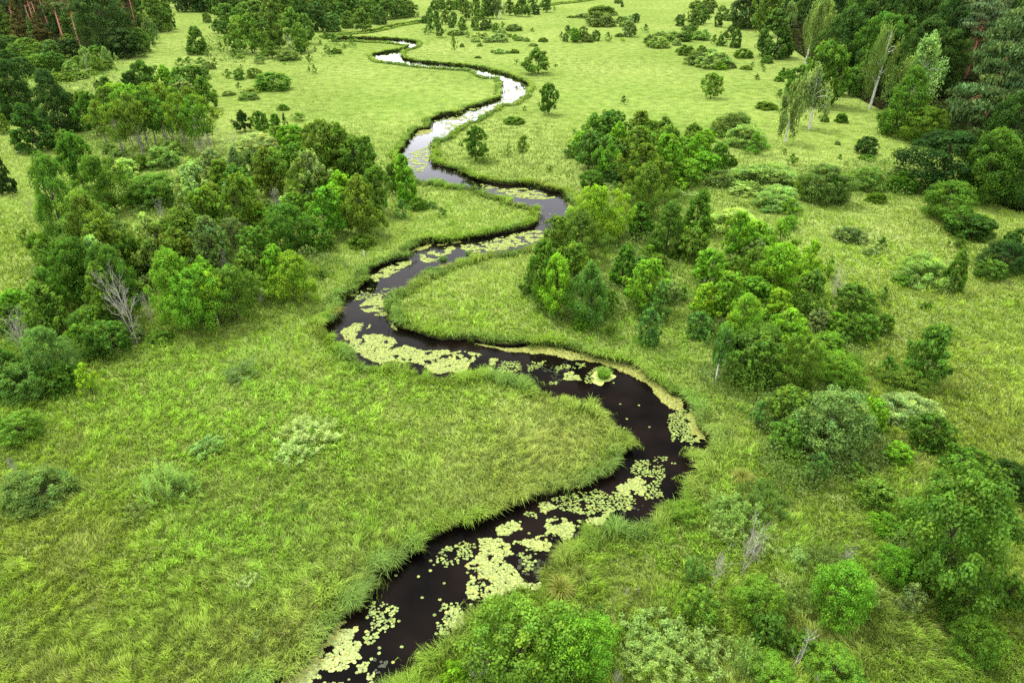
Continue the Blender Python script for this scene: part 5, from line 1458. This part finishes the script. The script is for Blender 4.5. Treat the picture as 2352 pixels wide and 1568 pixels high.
# closed woodland behind the edges
wood_fill([(1765,20),(1860,95),(1960,160),(2120,200),(2330,300),(2480,300),(2600,-40),(1740,-60)], 165, 'arrcs', ['dk','db','dk','dm'], 22, 9.5,
          'tall tree crowded into the closed dark forest behind the right-hand birches', 'trees of the closed right forest', 3)
wood_fill([(380,24),(470,40),(640,26),(800,10),(960,-14),(960,-45),(360,-45)], 46, 'rra', ['db','dk','dm','dm'], 17, 11,
          'dark tree in the closed far wood along the top edge', 'trees of the closed far wood', 4)
wood_fill([(480,40),(640,52),(760,62),(880,40),(940,16),(800,12),(640,22),(470,26)], 34, 'ara', ['dm','mid','dm','ol'], 15, 9,
          'green tree inside the far wood left of the far river', 'trees inside the far wood', 9)
wood_fill([(-140,60),(300,60),(370,15),(360,-40),(-200,-60)], 34, 'rsap', ['dk','db','dm','ol'], 20, 10,
          'shaded tree inside the closed wood behind the orange pines', 'trees of the closed top-left wood', 5)
wood_fill([(1640,5),(1760,20),(1740,-50),(1600,-50)], 12, 'ra', ['db','dk','dm'], 15, 9,
          'dark tree at the far tip of the right forest on the top edge', 'trees at the far tip of the right forest', 6)
wood_fill([(1000,-8),(1240,-8),(1240,-40),(1000,-40)], 10, 'ra', ['dm','mid','dm'], 13, 9,
          'green tree of the belt running out of the top edge', 'trees of the belt on the top edge', 8)

wood_fill([(150,640),(240,560),(420,540),(470,430),(640,430),(760,420),(850,450),(820,520),(700,560),(560,640),(420,640),(300,680),(200,700)], 20, 'ataya', ['mid','gd','mid','ol','gy','mid'], 8.3, 5.0,
          'slim leafy tree packed in the middle of the left wood', 'slim trees of the left wood', 21)
wood_fill([(60,640),(230,560),(330,660),(330,760),(240,800),(80,800)], 8, 'aya', ['mid','dm','ol'], 8, 4.6,
          'leafy tree packed along the left end of the left wood', 'trees at the left end of the left wood', 22)
wood_fill([(1330,410),(1450,330),(1640,380),(1600,420),(1500,450),(1400,440)], 6, 'ay', ['mid','br','ol'], 8, 4.5,
          'leafy tree hidden among the crowns of the island grove', 'inner trees of the island grove', 23)
wood_fill([(1620,560),(1760,560),(1900,680),(1960,800),(1860,840),(1720,820),(1640,690)], 9, 'aya', ['mid','br','mid','yl'], 6.5, 4.0,
          'fresh green tree packed inside the right thicket', 'inner trees of the right thicket', 24)

section(0, 400, 3.92, 'the left wood', [
 ('d',1560,600,260,140,'x'),('d',1900,620,280,150,'x'),('d',2180,560,300,130,'x'),('d',1750,860,220,130,'x'),('d',2260,840,300,140,'x'),('d',1450,900,200,120,'x'),('d',1180,760,180,110,'x'),
 ('d',700,640,240,120,'x'),('d',2000,780,220,120,'x'),('d',1640,330,230,150,'x'),
])

# the weathered white post
x, y = map(float, ground((500 + 1525 / 3.92) * .9408, (280 + 1358 / 3.92) * .9408, 0))
pr = Wood()
pr.add([(0, 0, 0), (.01, 0, .5), (0.02, .01, 1.0), (.02, .01, 1.08)], [.11, .105, .10, .06], 8)
o = obj('marker_post', pr.mesh('marker_post', M_BIRCH), loc=(x, y, 0))
M_POST = bark_material('weathered_white_wood', (.55, .48, .48), (.75, .70, .70), 4.0)
o.data.materials.clear(); o.data.materials.append(M_POST)
tag(o, 'short weathered white post in the grass beside the river', 'post')
for (qx, qy, hh, lab) in ((1522 + 0, 1390 - 0, .0, None),):
    pass
def stump(px, py, hh, label):
    x, y = map(float, ground(px, py, 0))
    w_ = Wood(); w_.add([(0, 0, 0), (.03, 0, hh * .6), (.02, .02, hh)], [.10, .08, .05], 7)
    w_.add([(.02, 0, hh * .6), (.15, .05, hh * .8)], [.04, .02], 5)
    tag(obj('tree_stump', w_.mesh('tree_stump', M_DEAD), loc=(x, y, 0)), label, 'stump')
stump(780.9 + 1955 * .336, 1041.5 + 972 * .336, .9, 'bleached broken stump in the sedge right of the widest lily raft')

# ------------------------------------------------------------------ naming by neighbours
marks = [r for r in ROWS if r['mark']]
MK = [(r['px'], r['py'], r['mark'], r) for r in marks]
MK += [(1383, 860, 'the small reed islet', None), (837, 575, 'the white post', None), (575, 212, 'the small bog pool', None)]
ORD = ['closest', 'second-closest', 'third-closest', 'fourth-closest', 'fifth-closest', 'sixth-closest', 'seventh-closest', 'eighth-closest', 'ninth-closest', 'tenth-closest']
auto = {}
for r in ROWS:
    tag(r['o'], None, CAT[r['kind']], r['group'] or ('%s in %s' % (NOUN[r['kind']] + 's', r['sec']) if r['sec'] else None))
    if r['label']:
        r['o']['label'] = r['label']; continue
    best = min((m for m in MK if m[3] is not r), key=lambda m: math.hypot(m[0] - r['px'], (m[1] - r['py']) * 1.25))
    dx, dy = r['px'] - best[0], (r['py'] - best[1]) * 1.25
    if abs(dx) > 1.3 * abs(dy): d = 'right of' if dx > 0 else 'left of'
    else: d = 'in front of' if dy > 0 else 'behind'
    word = '' if r['kind'] == 'dead_tree' else r['word'] + ' '
    auto.setdefault((word + NOUN[r['kind']], d, best[2]), []).append((math.hypot(dx, dy), r))
for (what, d, mk), L_ in auto.items():
    L_.sort(key=lambda q: q[0])
    for k, (dist, r) in enumerate(L_):
        r['o']['label'] = ('%s %s, %s %s' % (what, d, d and '', mk)).replace(' ,  ', ' ').replace(',  ', ' ') if len(L_) == 1 else '%s %s %s %s' % (ORD[min(k, 9)], what, d, mk)
print('PLACED', len(ROWS), 'protos', len(PROTO))
import collections
print(collections.Counter(r['kind'] for r in ROWS))
